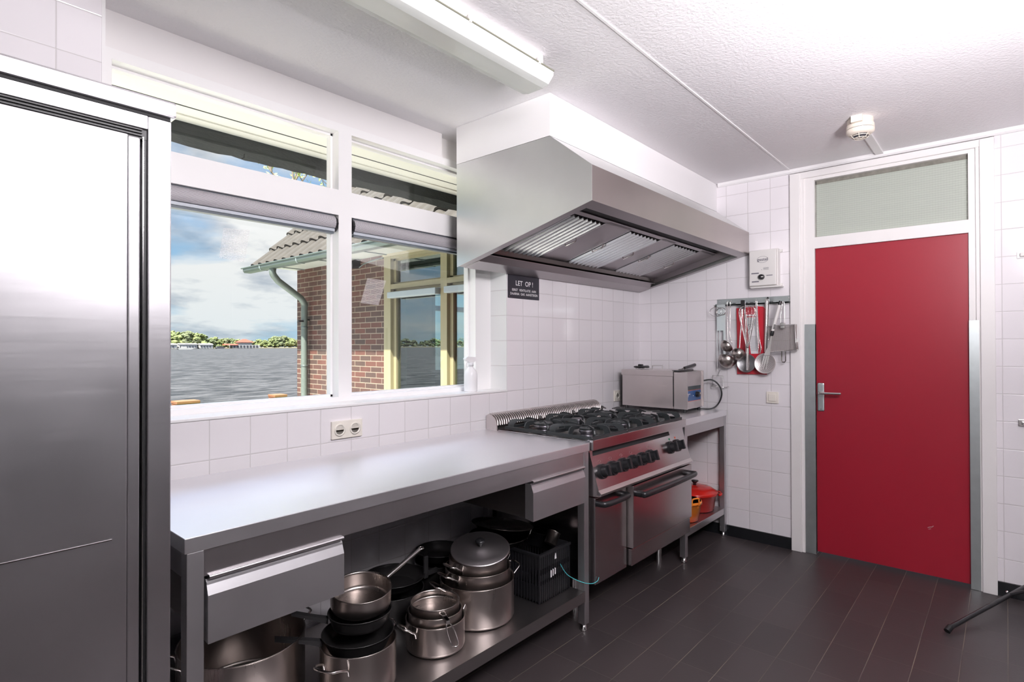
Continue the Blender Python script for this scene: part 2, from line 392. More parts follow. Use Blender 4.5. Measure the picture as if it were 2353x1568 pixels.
ORG = {}
def mesh(name, mb, mt, org):
    me = bpy.data.meshes.new(name); me.from_pydata([tuple(v-org) for v in mb.v], [], mb.f)
    me.polygons.foreach_set('use_smooth', mb.sm); me.materials.append(mt); me.validate(); me.update()
    bm = bmesh.new(); bm.from_mesh(me); bmesh.ops.recalc_face_normals(bm, faces=bm.faces[:]); bm.to_mesh(me); bm.free()
    return me
def setp(o, label=None, cat=None, group=None, kind=None):
    for k, v in (('label', label), ('category', cat), ('group', group), ('kind', kind)):
        if v: o[k] = v
    return o
def thing(name, label, cat, loc, group=None, kind=None):
    o = bpy.data.objects.new(name, None); C.objects.link(o); o.location = loc; o.empty_display_size = .05
    ORG[o.name] = Vector(loc); return setp(o, label, cat, group, kind)
def part(name, mb, mt, parent, label=None, kind=None):
    org = ORG[parent.name]; o = bpy.data.objects.new(name, mesh(name, mb, mt, org)); C.objects.link(o); o.parent = parent
    ORG[o.name] = org; return setp(o, label, None, None, kind)
def solo(name, mb, mt, label=None, cat=None, group=None, kind=None):
    lo = [min(v[i] for v in mb.v) for i in range(3)]; hi = [max(v[i] for v in mb.v) for i in range(3)]
    org = Vector(((lo[0]+hi[0])/2, (lo[1]+hi[1])/2, lo[2]))
    o = bpy.data.objects.new(name, mesh(name, mb, mt, org)); C.objects.link(o); o.location = org; ORG[o.name] = org
    return setp(o, label, cat, group, kind)
def struct(name, mb, mt, label=None): return solo(name, mb, mt, label, None, None, 'structure')
def text(mb, s, size, org, xd, yd, depth=.0008, bold=.0, align='CENTER', space=1.0):
    cu = bpy.data.curves.new('t', 'FONT'); cu.body = s; cu.size = size; cu.align_x = align; cu.offset = bold*size; cu.space_character = space
    cu.resolution_u = 3
    ob = bpy.data.objects.new('t', cu); C.objects.link(ob); dg = bpy.context.evaluated_depsgraph_get(); dg.update()
    me = bpy.data.meshes.new_from_object(ob.evaluated_get(dg))
    xd = Vector(xd).normalized(); yd = Vector(yd).normalized(); zd = xd.cross(yd)
    mb.add([Vector(org)+xd*v.co.x+yd*v.co.y+zd*depth for v in me.vertices], [tuple(p.vertices) for p in me.polygons])
    bpy.data.objects.remove(ob); bpy.data.meshes.remove(me); bpy.data.curves.remove(cu); return mb
def arc(c, r, a0, a1, n, ax1=(1, 0, 0), ax2=(0, 0, 1)):
    c = Vector(c); ax1 = Vector(ax1); ax2 = Vector(ax2)
    return [c+ax1*r*math.cos(R(a0+(a1-a0)*i/n))+ax2*r*math.sin(R(a0+(a1-a0)*i/n)) for i in range(n+1)]
def smooth_path(pts, n=6):
    pts = [Vector(p) for p in pts]; out = []
    for i in range(len(pts)-1):
        p0 = pts[max(i-1, 0)]; p1 = pts[i]; p2 = pts[i+1]; p3 = pts[min(i+2, len(pts)-1)]
        for k in range(n):
            t = k/n; out.append(.5*((2*p1)+(-p0+p2)*t+(2*p0-5*p1+4*p2-p3)*t*t+(-p0+3*p1-3*p2+p3)*t**3))
    out.append(pts[-1]); return out

# ================================================================ ROOM
ZC = 2.59; XL, YB = -6.2, -7.5
struct('floor', M().box(XL, .3, YB, 0, -.12, 0), m_floor)
struct('ceiling', M().box(XL-.2, .3, YB-.2, .35, ZC, ZC+.2), m_ceil)
SILL = 1.119; WX0, WX1 = -3.64, -1.63; YF = .13
wm = M().box(XL, 0, 0, .35, -.3, SILL).box(XL, WX0, 0, .35, SILL, ZC).box(WX1, 0, .004, .35, SILL, ZC)
wm.box(WX1+.001, 0, 0, .005, SILL, ZC)
struct('wall_window', wm, m_tx)
struct('wall_reveal', M().box(WX1-.004, WX1+.0008, .0005, YF, SILL, ZC), m_rev)
struct('wall_lintel', M().box(WX0, -2.03, YF, .35, 2.457, ZC).box(-2.03, WX1, YF+.05, .35, 2.457, ZC), m_plaster)
DY0, DY1 = -1.149, -2.209
dm = M().box(0, .22, 0, DY0, 0, ZC).box(0, .22, DY1, YB, 0, ZC).box(.02, .22, DY0, DY1, 2.555, ZC)
struct('wall_door', dm, m_ty)
struct('wall_back', M().box(XL, .3, YB-.2, YB, 0, ZC), mat('far_wall_dark', (.16, .17, .18), .6))  # unseen wall, coloured dark to deepen the fridge door's reflection
struct('wall_left', M().box(XL-.2, XL, YB, .35, 0, ZC), m_plaster)
struct('baseboard_door', M().box(-.012, 0, -.002, DY0, 0, .078).box(-.012, 0, DY1, YB, 0, .078), m_base)
struct('trim_1', M().prism([(-.0, ZC-.028), (-.012, ZC-.028), (-.02, ZC-.018), (-.022, ZC), (0, ZC)], -.655, YB, 'y'), m_white)
struct('trim_2', M().box(XL, -.022, -1.144, -1.154, ZC-.0035, ZC), m_white)
struct('trim_3', M().box(-2.04, -.001, -.642, -.001, 2.386, ZC-.001), m_soffit)
struct('trim_4', M().box(WX0-.006, WX0+.004, -.002, .12, SILL+.01, ZC), m_white)

# ---- window
wf = thing('window_1', None, None, (-2.65, YF+.05, SILL), kind='structure')
ZT0, ZT1 = 2.018, 2.138; MX0, MX1 = -2.683, -2.612; GL, GR = -3.587, -1.765; ZG0, ZG1 = 1.152, 2.418
fr = M()
fr.box(WX0, GL, YF, YF+.10, SILL, 2.457).box(GR, WX1-.004, YF, YF+.10, SILL, 2.457)
fr.box(GL, GR, YF, YF+.10, ZG1, 2.457).box(GL, GR, YF, YF+.10, SILL, ZG0)
fr.box(MX0, MX1, YF, YF+.10, ZG0, ZG1)
for a, b_ in ((GL, MX0), (MX1, GR)):
    fr.box(a, b_, YF, YF+.10, ZT0, ZT1)
    for z0, z1 in ((ZG0, ZT0), (ZT1, ZG1)):
        y0, y1, w_ = YF+.055, YF+.09, .010
        fr.box(a, a+w_, y0, y1, z0, z1).box(b_-w_, b_, y0, y1, z0, z1).box(a, b_, y0, y1, z0, z0+w_).box(a, b_, y0, y1, z1-w_, z1)
part('window_frame', fr, m_white, wf)
part('window_sill', M().box(WX0+.004, WX1-.004, -.006, YF+.01, SILL, SILL+.012, b=.003), m_white, wf)
for a, b_ in ((GL, MX0), (MX1, GR)):
    for z0, z1 in ((ZG0, ZT0), (ZT1, ZG1)):
        part('pane', M().box(a, b_, YF+.074, YF+.078, z0, z1), m_glass, wf)
# repair patches of white mesh stuck on the lower panes
def patch(quad, lab, y=YF+.072):
    q = [Vector((x, y, z)) for x, z in quad]; mb = M(); n1, n2 = 16, 24
    for i in range(n1+1):
        t = i/n1; a = q[0].lerp(q[1], t); b_ = q[3].lerp(q[2], t); mb.tube([a, b_], .0004, 4)
    for i in range(n2+1):
        t = i/n2; a = q[0].lerp(q[3], t); b_ = q[1].lerp(q[2], t); mb.tube([a, b_], .0007, 4)
    solo('mesh_patch', mb, mat('mesh_thread', (.95, .90, .92), .6), lab, 'mesh patch', 'mesh patches stuck on the window glass')
patch([(-3.177, 1.888), (-3.072, 1.895), (-3.092, 1.757), (-3.194, 1.764)], 'faint white mesh patch on the left window pane in front of the clouds')
patch([(-2.473, 1.74), (-2.36, 1.737), (-2.407, 1.608), (-2.512, 1.614)], 'pinkish mesh patch on the right window pane in front of the brick wall')

# ---- roller blinds
def blind(x0, x1, lab):
    t = thing('roller_blind', lab, 'blind', ((x0+x1)/2, YF+.03, 1.93), 'roller blinds under the window transom')
    yc, zc, r = YF+.028, 1.980, .036
    pr = [(yc+r*math.cos(R(a)), zc+r*1.0*math.sin(R(a))) for a in range(90, 226, 9)]
    part('cassette', M().prism(pr+[(yc+.02, zc-.03), (yc+.02, zc+r)], x0+.012, x1-.012, 'x'), m_perf, t)
    part('bottom_bar', M().box(x0+.012, x1-.012, yc-.022, yc+.012, 1.938, 1.952, b=.002), m_blind, t)
    part('seal', M().box(x0+.014, x1-.014, yc-.016, yc+.012, 1.928, 1.939), m_blindd, t)
    part('top_rail', M().box(x0+.012, x1-.012, yc-.012, yc+.02, 2.010, 2.0175), m_blindd, t)
    for x in (x0, x1-.012):
        part('end_cap', M().cyl((x+.001, yc, zc-.004), (x+.011, yc, zc-.004), .0375, seg=10, smooth=False), m_blk, t)
blind(GL+.003, MX0-.004, 'rolled up grey perforated blind at the top of the left lower pane')
blind(MX1+.004, GR-.003, 'rolled up grey perforated blind at the top of the right lower pane by the hood')

# ---- spray bottle on sill
t = thing('spray_bottle', 'white spray bottle standing on the window sill at the right end', 'bottle', (-1.875, .06, SILL+.012))
bx, by, bz = -1.875, .06, SILL+.012
part('bottle_body', M().lathe([(.0, 0), (.036, 0), (.039, .006), (.039, .098), (.034, .118), (.018, .136), (.014, .142), (.014, .152), (0, .152)], (bx, by, bz), 28), m_wpl, t)
part('collar', M().lathe([(.0, 0), (.017, 0), (.017, .018), (.012, .022), (0, .022)], (bx, by, bz+.146), 24), mat('translucent_plastic', (.80, .80, .82), .3), t)
part('spray_head', M().prism([(bx-.050, bz+.190), (bx-.046, bz+.182), (bx-.014, bz+.166), (bx+.014, bz+.166), (bx+.042, bz+.182), (bx+.046, bz+.192), (bx+.030, bz+.198), (bx-.036, bz+.200)], by-.010, by+.010, 'y'), m_wpl, t)
part('trigger', M().tube(smooth_path([(bx-.024, by, bz+.180), (bx-.036, by, bz+.160), (bx-.030, by, bz+.140)], 4), .004), m_wpl, t)

# ---- door
d = thing('door_1', None, None, (0, -1.68, 0), kind='structure')
fm = M()
fm.box(-.022, .12, -1.149, -1.214, 0, 2.556, b=.004).box(-.022, .12, -2.145, -2.209, 0, 2.556, b=.004)
fm.box(-.014, .12, -1.149, -2.209, 2.515, 2.556)
fm.box(-.008, .10, -1.214, -1.232, 0, 2.515).box(-.008, .10, -2.127, -2.145, 0, 2.515)
fm.box(.004, .12, -1.232, -1.296, 0, 2.515).box(.004, .12, -2.094, -2.127, 0, 2.515)
fm.box(.004, .12, -1.296, -2.094, 2.494, 2.515).box(.004, .12, -1.296, -2.094, 2.037, 2.112)
fm.box(-.004, .0041, -1.222, -1.226, 0, 2.5)
part('door_frame', fm, m_frame, d)
part('door_leaf', M().box(.020, .058, -1.298, -2.092, .018, 2.036, b=.002), m_red, d)
part('scratch', M().tube([(.0195, -1.893, .300), (.0193, -1.903, .306), (.0193, -1.915, .309), (.0193, -1.921, .316)], .0022, 5).tube([(.0195, -1.897, .292), (.0193, -1.909, .297)], .0016, 5), mat('scratch_paint', (.50, .28, .29), .6), d)
part('pane', M().box(.040, .046, -1.296, -2.094, 2.112, 2.494), m_ribg, d)
part('pane_edge', M().box(.036, .041, -1.296, -2.094, 2.470, 2.494).box(.036, .041, -1.296, -1.300, 2.112, 2.494), vary(mat('dark_pane_edge', (.22, .21, .18), .8), 30, .5), d)  # darker strip along the top and left edge of the pane
for y0, y1 in ((-1.230, -1.2965), (-2.0935, -2.138)):
    part('kick_plate', M().box(-.0105 if y0 < -2 else .0005, .02, y0, y1, .002, 1.532).box(.002, .022, y0, y1, .002, 1.532), m_galv, d)
h = part('door_handle', M().box(-.006+.018, .020, -1.306, -1.346, .955, 1.141, b=.0075), m_galv, d)
part('lever', M().tube(smooth_path([(.014, -1.326, 1.077), (-.030, -1.326, 1.077), (-.040, -1.340, 1.077), (-.040, -1.454, 1.079)], 5), .0085, 10), m_chr, h)
part('keyhole', M().cyl((.010, -1.326, .967), (.0125, -1.326, .967), .003).cyl((.010, -1.326, 1.128), (.0125, -1.326, 1.128), .003), m_chr, h)
struct('wall_corridor', M().box(.5, .55, -.9, -2.5, 0, 2.6), m_plaster)

# ---- hooks at far right
for i, (z, lab) in enumerate(((1.865, 'small white clip on the tiles right of the red door, upper one'), (.948, 'small metal clip on the tiles right of the red door, lower one'))):
    t = thing('wall_clip', lab, 'clip', (0, -2.33, z), 'wall clips right of the door')
    part('back_plate', M().box(-.008, 0, -2.299, -2.36, z, z+.036, b=.002), m_chr if i else m_wpl, t)
    part('jaw', M().box(-.030, -.006, -2.312, -2.35, z+.008, z+.028, b=.004), m_chr if i else m_gpl, t)

# ---- light switch, sockets
def switch(y, z, s, lab):
    t = thing('light_switch', lab, 'switch', (0, y, z-s/2))
    part('cover', M().box(-.012, 0, y-s/2, y+s/2, z-s/2, z+s/2, b=.004), m_cpl, t)
    part('rocker', M().box(-.018, -.010, y-s*.32, y+s*.32, z-s*.32, z+s*.32, b=.003), m_cpl, t)
switch(-1.028, 1.028, .080, 'cream square light switch on the tiles left of the door')
def socket(x0, x1, z0, z1, n, lab):
    t = thing('wall_socket', lab, 'socket', ((x0+x1)/2, 0, z0), 'wall sockets on the window wall')
    part('cover', M().box(x0, x1, -.011, 0, z0, z1, b=.003), m_cpl, t)
    for i in range(n):
        xc = x0+(x1-x0)*(i+.5)/n; zc = (z0+z1)/2
        p = part('socket_insert', M().lathe([(.028, 0), (.028, .003), (.0215, .004), (.0195, -.004), (0, -.004)], seg=32, mx=Matrix.Translation((xc, -.011, zc)) @ Matrix.Rotation(R(90), 4, 'X')), mat('cream_insert', (.80, .76, .69), .4), t)
        part('pin_hole', M().cyl((xc-.0095, -.0062, zc), (xc-.0095, -.008, zc), .0032, seg=10).cyl((xc+.0095, -.0062, zc), (xc+.0095, -.008, zc), .0032, seg=10), m_ink, p)
socket(-2.803, -2.646, .979, 1.059, 2, 'cream double wall socket on the tiles above the long worktop')
socket(-.412, -.328, .965, 1.048, 1, 'cream single wall socket on the tiles beside the fryer')

# ---- warning sign
t = thing('warning_sign', 'black sign reading LET OP on the tiles under the hood', 'sign', (-1.472, 0, 1.683))
part('sign_plate', M().box(-1.622, -1.322, -.004, 0, 1.683, 1.828, b=.0015), mat('sign_black', (.015, .017, .028), .3), t)
tx = M(); X, Z = (1, 0, 0), (0, 0, 1)
text(tx, 'LET  OP !', .042, (-1.470, -.0042, 1.763), X, Z, bold=.012)
text(tx, 'EERST  VENTILATIE  AAN', .0208, (-1.472, -.0042, 1.728), X, Z, bold=.012)
text(tx, 'DAARNA  GAS  AANSTEKEN', .0208, (-1.472, -.0042, 1.704), X, Z, bold=.012)
part('lettering', tx, mat('sign_white', (.85, .85, .86), .5), t)
part('screw', M().cyl((-1.612, -.0055, 1.693), (-1.612, -.004, 1.693), .002, seg=8), m_chr, t)

# ---- control box for the gas interlock
t = thing('control_box', 'white wall control box with a black knob beside the hood', 'control box', (0, -.99, 1.79))
part('housing', M().box(-.058, 0, -.893, -1.083, 1.800, 2.058, b=.004), m_gpl, t)
part('front_cover', M().box(-.082, -.056, -.900, -1.078, 1.806, 2.052, b=.006), m_gpl, t)
part('bottom_flange', M().box(-.070, 0, -.905, -1.105, 1.792, 1.800), m_gpl, t)
for y, z in ((-1.092, 2.045), (-1.092, 1.812)): part('screw', M().box(-.016, 0, y+.010, y-.006, z-.008, z+.008), m_gpl, t)
kb = part('knob', M().cyl((-.082, -.983, 1.865), (-.100, -.983, 1.865), .020, .017, seg=24), m_blk, t)
part('pointer', M().box(-.1015, -.099, -.985, -1.000, 1.862, 1.868), m_gpl, kb)
bn = M(); yv = (0, -1, 0)
text(bn, 'gestel', .030, (-.0825, -.990, 1.977), yv, Z, bold=.015)
el = [(-.0830, -.990-.036*math.cos(a), 1.986+.0215*math.sin(a)) for a in [2*math.pi*k/32 for k in range(32)]]
bn.tube(el, .0008, 5, closed=True)
bn.box(-.083, -.082, -.915, -.965, 1.889, 1.897).box(-.083, -.082, -.918, -.965, 1.831, 1.839)
for k in range(3): bn.box(-.083, -.082, -.995, -1.030, 1.915+.006*k, 1.917+.006*k)
bn.box(-.083, -.082, -1.015, -1.055, 1.871, 1.876).cyl((-.0835, -.984, 1.915), (-.082, -.984, 1.915), .002, seg=8)
part('printing', bn, mat('grey_print', (.16, .15, .18), .5), t)

# ================================================================ HOOD
HX0, HX1 = -2.04, -.003
t = thing('extractor_hood', 'large stainless steel canopy extractor hood over the stove', 'extractor hood', (-1.02, -.4, 1.825))
def hz(y): return 1.824+(2.040-1.824)*(-y)/.875      # lower edge height at depth y
side = [(-.002, 1.824), (-.875, 2.040), (-.875, 2.200), (-.642, 2.384), (-.002, 2.384)]
part('side_panel', M().prism(side, HX0, HX0+.003, 'x'), m_hs, t)
part('side_panel', M().prism(side, HX1-.003, HX1, 'x'), m_hs, t)
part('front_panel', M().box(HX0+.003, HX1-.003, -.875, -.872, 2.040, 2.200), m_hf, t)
part('sloped_panel', M().prism([(-.875, 2.200), (-.642, 2.3845), (-.642, 2.3815), (-.872, 2.198)], HX0+.003, HX1-.003, 'x'), m_hs, t)
# inward flange round the lower edge (front and both ends)
fl = M().strip([(-.874, 2.040), (-.812, hz(-.812)-.0005), (-.808, hz(-.81)+.012)], HX0+.003, HX1-.003, 'x', .002)
for a, b_ in ((HX0+.003, HX0+.050), (HX1-.05, HX1-.003)):
    fl.prism([(-.812, hz(-.812)), (-.012, hz(-.012)), (-.012, hz(-.012)+.002), (-.812, hz(-.812)+.002)], a, b_, 'x')
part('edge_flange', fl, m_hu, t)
# grease tray along the wall
part('drip_tray', M().strip([(-.002, 1.830), (-.012, 1.826), (-.120, 1.852), (-.150, 1.885), (-.165, 1.883)], HX0+.05, HX1-.05, 'x', .002), m_hu, t)
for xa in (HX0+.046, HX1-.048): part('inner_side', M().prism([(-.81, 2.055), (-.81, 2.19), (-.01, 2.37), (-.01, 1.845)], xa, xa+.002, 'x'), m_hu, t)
def fz(y): return 1.918+(2.060-1.918)*(-.155-y)/(.645-.155)
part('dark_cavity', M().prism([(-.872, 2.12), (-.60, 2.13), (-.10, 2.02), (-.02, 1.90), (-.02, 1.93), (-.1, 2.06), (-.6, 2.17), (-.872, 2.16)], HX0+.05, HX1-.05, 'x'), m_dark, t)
bl = M()
def slab(x0, x1, ya, yb, dz=0, th=.003): bl.prism([(ya, fz(ya)+dz), (yb, fz(yb)+dz), (yb, fz(yb)+dz+th), (ya, fz(ya)+dz+th)], x0, x1, 'x')
FX = [(-1.880, -1.525), (-1.270, -.880), (-.700, -.290)]
slab(-1.525, -1.270, -.155, -.650); slab(-.880, -.700, -.155, -.650); slab(HX0+.05, -1.880, -.155, -.650); slab(-.290, HX1-.05, -.155, -.650)
slab(HX0+.05, HX1-.05, -.155, -.170); slab(HX0+.05, HX1-.05, -.630, -.658)
part('blank_panel', bl, m_hu, t)
part('gutter_strip', M().prism([(-.150, fz(-.150)-.02), (-.165, fz(-.165)), (-.150, fz(-.15)+.003)], HX0+.05, HX1-.05, 'x'), m_dst, t)
part('dark_slot', M().prism([(-.658, fz(-.658)+.006), (-.658, fz(-.658)+.03), (-.790, 2.12), (-.790, 2.095)], HX0+.09, HX1-.09, 'x'), m_dark, t)  # dark strip in the slot ahead of the filters
for fx0, fx1 in FX:
    n = 8; fm_ = M(); wx = (fx1-fx0)
    fm_.prism([(-.172, fz(-.172)-.002), (-.630, fz(-.63)-.002), (-.630, fz(-.63)+.001), (-.172, fz(-.172)+.001)], fx0, fx0+.010, 'x')
    fm_.prism([(-.172, fz(-.172)-.002), (-.630, fz(-.63)-.002), (-.630, fz(-.63)+.001), (-.172, fz(-.172)+.001)], fx1-.010, fx1, 'x')
    for k in range(n):
        xa = fx0+.018+(wx-.036)*(k+.18)/n; xb = fx0+.018+(wx-.036)*(k+.60)/n
        for prm in ((-.002, .012),):
            pa = [(xa, 0), ((xa+xb)/2-.004, -.013), ((xa+xb)/2+.004, -.013), (xb, 0), (xb-.002, .001), ((xa+xb)/2, -.010), (xa+.002, .001)]
            n_ = len(pa); vs = [(p[0], -.180, fz(-.180)+p[1]) for p in pa]+[(p[0], -.622, fz(-.622)+p[1]) for p in pa]
            fm_.add(vs, [(i, (i+1) % n_, n_+(i+1) % n_, n_+i) for i in range(n_)]+[tuple(range(n_)), tuple(range(n_, 2*n_))[::-1]])
    f = part('baffle_filter', fm_, mat('filter_metal', (.52, .52, .53), .25, 1), t)
    for hx in ((fx1-.012,) if fx0 < -1.8 else (fx0+.012, fx1-.012)):
        part('latch', M().tube([(hx-.004, -.365, fz(-.365)-.004), (hx-.004, -.370, fz(-.37)-.020), (hx-.004, -.440, fz(-.44)-.020), (hx-.004, -.445, fz(-.445)-.004)], .0045, 8), m_pol, f)

# ================================================================ FRIDGE
FY = -.72; FX1 = -3.664
t = thing('refrigerator', 'tall stainless steel refrigerator at the left edge next to the worktop', 'refrigerator', (-4.03, -.36, 0))
part('cabinet', M().box(-4.40, FX1, FY+.045, -.02, .12, 1.945).box(-3.714, FX1, FY, FY+.05, .12, 1.945, b=.003).box(-4.40, -4.35, FY, FY+.05, .12, 1.945).box(-4.35, -3.714, FY, FY+.05, 1.912, 1.945, b=.002).box(-4.35, -3.714, FY, FY+.05, .12, .20), m_fr, t)
part('top_cap', M().box(-4.41, FX1+.008, FY-.012, -.02, 1.951, 1.990, b=.006), m_fr, t)
part('cap_shadow_gap', M().box(-4.40, FX1-.003, FY-.002, -.03, 1.944, 1.952), m_dark, t)  # solid dark strip standing for the shadow under the cap
dr = part('door', M().box(-4.348, -3.756, FY-.004, FY+.03, .205, 1.889, b=.002), m_fr, t)
part('door_edge_trim', M().box(-3.755, -3.7305, FY-.002, FY+.03, .205, 1.887, b=.003), m_fr, dr)
part('door_edge_strip', M().box(-3.7265, -3.7245, FY-.006, FY+.01, .205, 1.889), m_chr, dr)
gk = M().box(-4.35, -3.714, FY+.008, FY+.046, 1.888, 1.913).box(-3.7245, -3.7135, FY+.010, FY+.046, .2, 1.913)
for k in range(3): gk.box(-4.35, -3.725, FY+.002, FY+.009, 1.893+.007*k, 1.896+.007*k)
part('door_gasket', gk, m_rub, t)
part('score_line', M().box(-4.35, -3.785, FY-.0055, FY-.003, .9555, .9580), m_pol, dr)
for x in (-4.33, -3.73):
    for y in (FY+.08, -.10): part('foot', M().cyl((x, y, 0), (x, y, .121), .02), m_chr, t)

# ================================================================ WORK TABLES
def leg(mb, x0, x1, y0, y1, z1): mb.box(x0, x1, y0, y1, .035, z1, b=.002); return mb
def foot(x, y): return M().lathe([(0, 0), (.018, 0), (.020, .006), (.014, .014), (.012, .038), (0, .038)], (x, y, 0), 18)
t = thing('steel_work_table', 'long stainless steel worktop table under the window with shelf and drawers', 'work table', (-2.72, -.35, 0))
TX0, TX1, TY = -3.63, -1.814, -.710
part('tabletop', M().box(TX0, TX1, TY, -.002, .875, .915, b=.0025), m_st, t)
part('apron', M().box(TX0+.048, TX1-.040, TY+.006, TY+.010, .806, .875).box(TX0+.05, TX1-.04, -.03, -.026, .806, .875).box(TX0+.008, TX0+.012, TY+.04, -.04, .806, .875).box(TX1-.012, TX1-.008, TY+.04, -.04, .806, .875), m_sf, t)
for x0, x1 in ((TX0+.006, TX0+.047), (TX1-.044, TX1-.006)):
    for y0, y1 in ((TY+.003, TY+.043), (-.060, -.020)):
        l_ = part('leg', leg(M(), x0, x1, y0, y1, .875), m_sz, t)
        part('foot', foot((x0+x1)/2, (y0+y1)/2), m_chr, l_)
part('shelf', M().box(TX0+.02, TX1-.044, TY+.008, -.022, .150, .200, b=.002).box(TX0+.047, TX1-.044, TY+.0, TY+.009, .150, .201), steel('steel_shelf', (.38, .36, .355), .34, 'x'), t)
def drawer(x0, x1, hx0):
    hs = part('drawer_housing', M().box(x0+.004, x1-.004, TY+.045, -.12, .640, .806), m_dst, t)
    d_ = part('drawer', M().prism([(TY+.012, .795), (TY+.004, .788), (TY+.003, .782), (TY-.006, .757), (TY-.006, .634), (TY+.002, .634), (TY+.040, .640), (TY+.040, .795)], x0, x1, 'x'), m_sz, t)
    part('grip_lip', M().tube([(x0+.004, TY-.001, .803), (x1, TY-.001, .803)], .0055, 10).box(x0+.004, x1, TY-.001, TY+.02, .800, .8085), m_sf, d_)
drawer(-3.577, -3.184, 0); drawer(-2.262, -1.862, 0)

t = thing('corner_side_table', 'short stainless steel side table in the corner under the fryer', 'side table', (-.36, -.35, 0))
SX0, SX1 = -.722, -.004
part('tabletop', M().box(SX0, SX1, TY, -.002, .878, .919, b=.0025), m_st, t)
part('apron', M().box(SX0+.040, SX1-.04, TY+.006, TY+.010, .806, .878).box(SX0+.008, SX0+.012, TY+.04, -.04, .806, .878).box(SX1-.012, SX1-.008, TY+.04, -.04, .806, .878), m_sf, t)
for x0, x1 in ((SX0+.004, SX0+.042), (SX1-.044, SX1-.006)):
    for y0, y1 in ((TY+.003, TY+.041), (-.060, -.020)):
        l_ = part('leg', leg(M(), x0, x1, y0, y1, .878), m_sz, t)
        part('foot', foot((x0+x1)/2, (y0+y1)/2), m_chr, l_)
part('shelf', M().box(SX0+.02, SX1-.02, TY+.008, -.022, .160, .206, b=.002), m_sf, t)

# ================================================================ RANGE
t = thing('gas_range', 'stainless steel six-burner gas range with oven under the hood', 'gas stove', (-1.27, -.38, 0))
RX0, RX1 = -1.806, -.735
part('body', M().box(RX0+.004, RX1-.004, -.690, -.03, .215, .870).box(RX0, RX1, -.700, -.03, .865, .884), m_rg, t)
part('hob_pan', M().box(RX0+.012, RX1-.012, -.705, -.10, .884, .902), mat('pan_steel', (.50, .50, .47), .25, 1), t)
part('hob_rim', M().box(RX0, RX1, -.724, -.704, .876, .926, b=.003).box(RX0, RX0+.012, -.706, -.09, .884, .918).box(RX1-.012, RX1, -.706, -.09, .884, .918), m_rg, t)
# louvered flue riser at the back
bp_ = [(-.003, .86), (-.003, .990), (-.020, 1.000), (-.045, .996), (-.066, .982), (-.078, .960), (-.082, .930), (-.082, .86)]
fl_ = part('flue_riser', M().prism(bp_, RX0-.004, RX1+.006, 'x'), m_dst, t)
for xa in (RX0-.008, RX1+.005): part('end_plate', M().prism([(y*1.03, z+.002) for y, z in bp_], xa, xa+.005, 'x'), m_fy, fl_)
part('lower_face', M().box(RX0-.003, RX1+.006, -.086, -.081, .86, .946), m_rg, fl_)
rib = M(); nr = 58
for k in range(nr):
    x = RX0+.002+(RX1+.002-RX0)*k/(nr-1)
    rib.tube([(x+(z-.93)*.10, y*1.05, z+.002) for y, z in [(-.006, .992), (-.020, 1.000), (-.045, .996), (-.066, .982), (-.078, .960), (-.081, .940)]], .0052, 5)
part('louvre', rib, m_fy, fl_)
# burners and pan supports, 3 x 2
CXs = [-1.615, -1.270, -.925]; CYs = [-.560, -.265]
for ci, cx0 in enumerate(CXs):
    for cy0 in CYs:
        big = (ci+CYs.index(cy0)) % 2
        rb = .058 if big else .042
        b_ = part('burner', M().lathe([(0, 0), (.075, 0), (.078, .004), (.05, .006), (.034, .008), (.034, .022), (rb*.9, .026), (rb, .030), (rb, .040), (rb*.94, .043), (0, .043)], (cx0, cy0, .902), 32), mat('burner_metal', (.20, .19, .21), .35, .9), t)
        if cy0 < -.5 or big:
            part('burner_cap', M().lathe([(rb*.45, 0), (rb*.97, 0), (rb*.97, .007), (rb*.9, .010), (rb*.45, .010), (rb*.45, 0)], (cx0, cy0, .945), 32), m_iron, b_)
        g = M(); hx, hy = .1635, .1405; z0 = .932
        g.tube([(cx0-hx, cy0-hy, z0), (cx0+hx, cy0-hy, z0), (cx0+hx, cy0+hy, z0), (cx0-hx, cy0+hy, z0)], .0075, 8, closed=True)
        g.box(cx0-hx-.004, cx0+hx+.004, cy0-hy-.006, cy0-hy+.006, z0-.010, z0+.006).box(cx0-hx-.004, cx0+hx+.004, cy0+hy-.006, cy0+hy+.006, z0-.010, z0+.006)
        g.box(cx0-hx-.005, cx0-hx+.006, cy0-hy, cy0+hy, z0-.010, z0+.006).box(cx0+hx-.006, cx0+hx+.005, cy0-hy, cy0+hy, z0-.010, z0+.006)
        for k in range(8):
            a = 2*math.pi*k/8+(0 if k % 2 == 0 else 0)
            ca, sa = math.cos(a), math.sin(a)
            lim = min(hx/abs(ca) if abs(ca) > 1e-3 else 9, hy/abs(sa) if abs(sa) > 1e-3 else 9)
            if k % 2: lim = min(lim, math.hypot(hx, hy))
            ri = .060
            pr = [(lim+.002, -.004), (lim+.004, .018), (lim-.004, .034), (lim-.018, .043), (lim-.040, .045), (ri, .041), (ri-.004, .036), (lim-.050, .030), (lim-.030, .014), (lim-.026, -.006)]
            mx = Matrix.Translation((cx0, cy0, z0)) @ Matrix.Rotation(a, 4, 'Z')
            g.prism(pr, -.0035, .0035, 'y', mx)
        part('pan_support', g, m_iron, t)
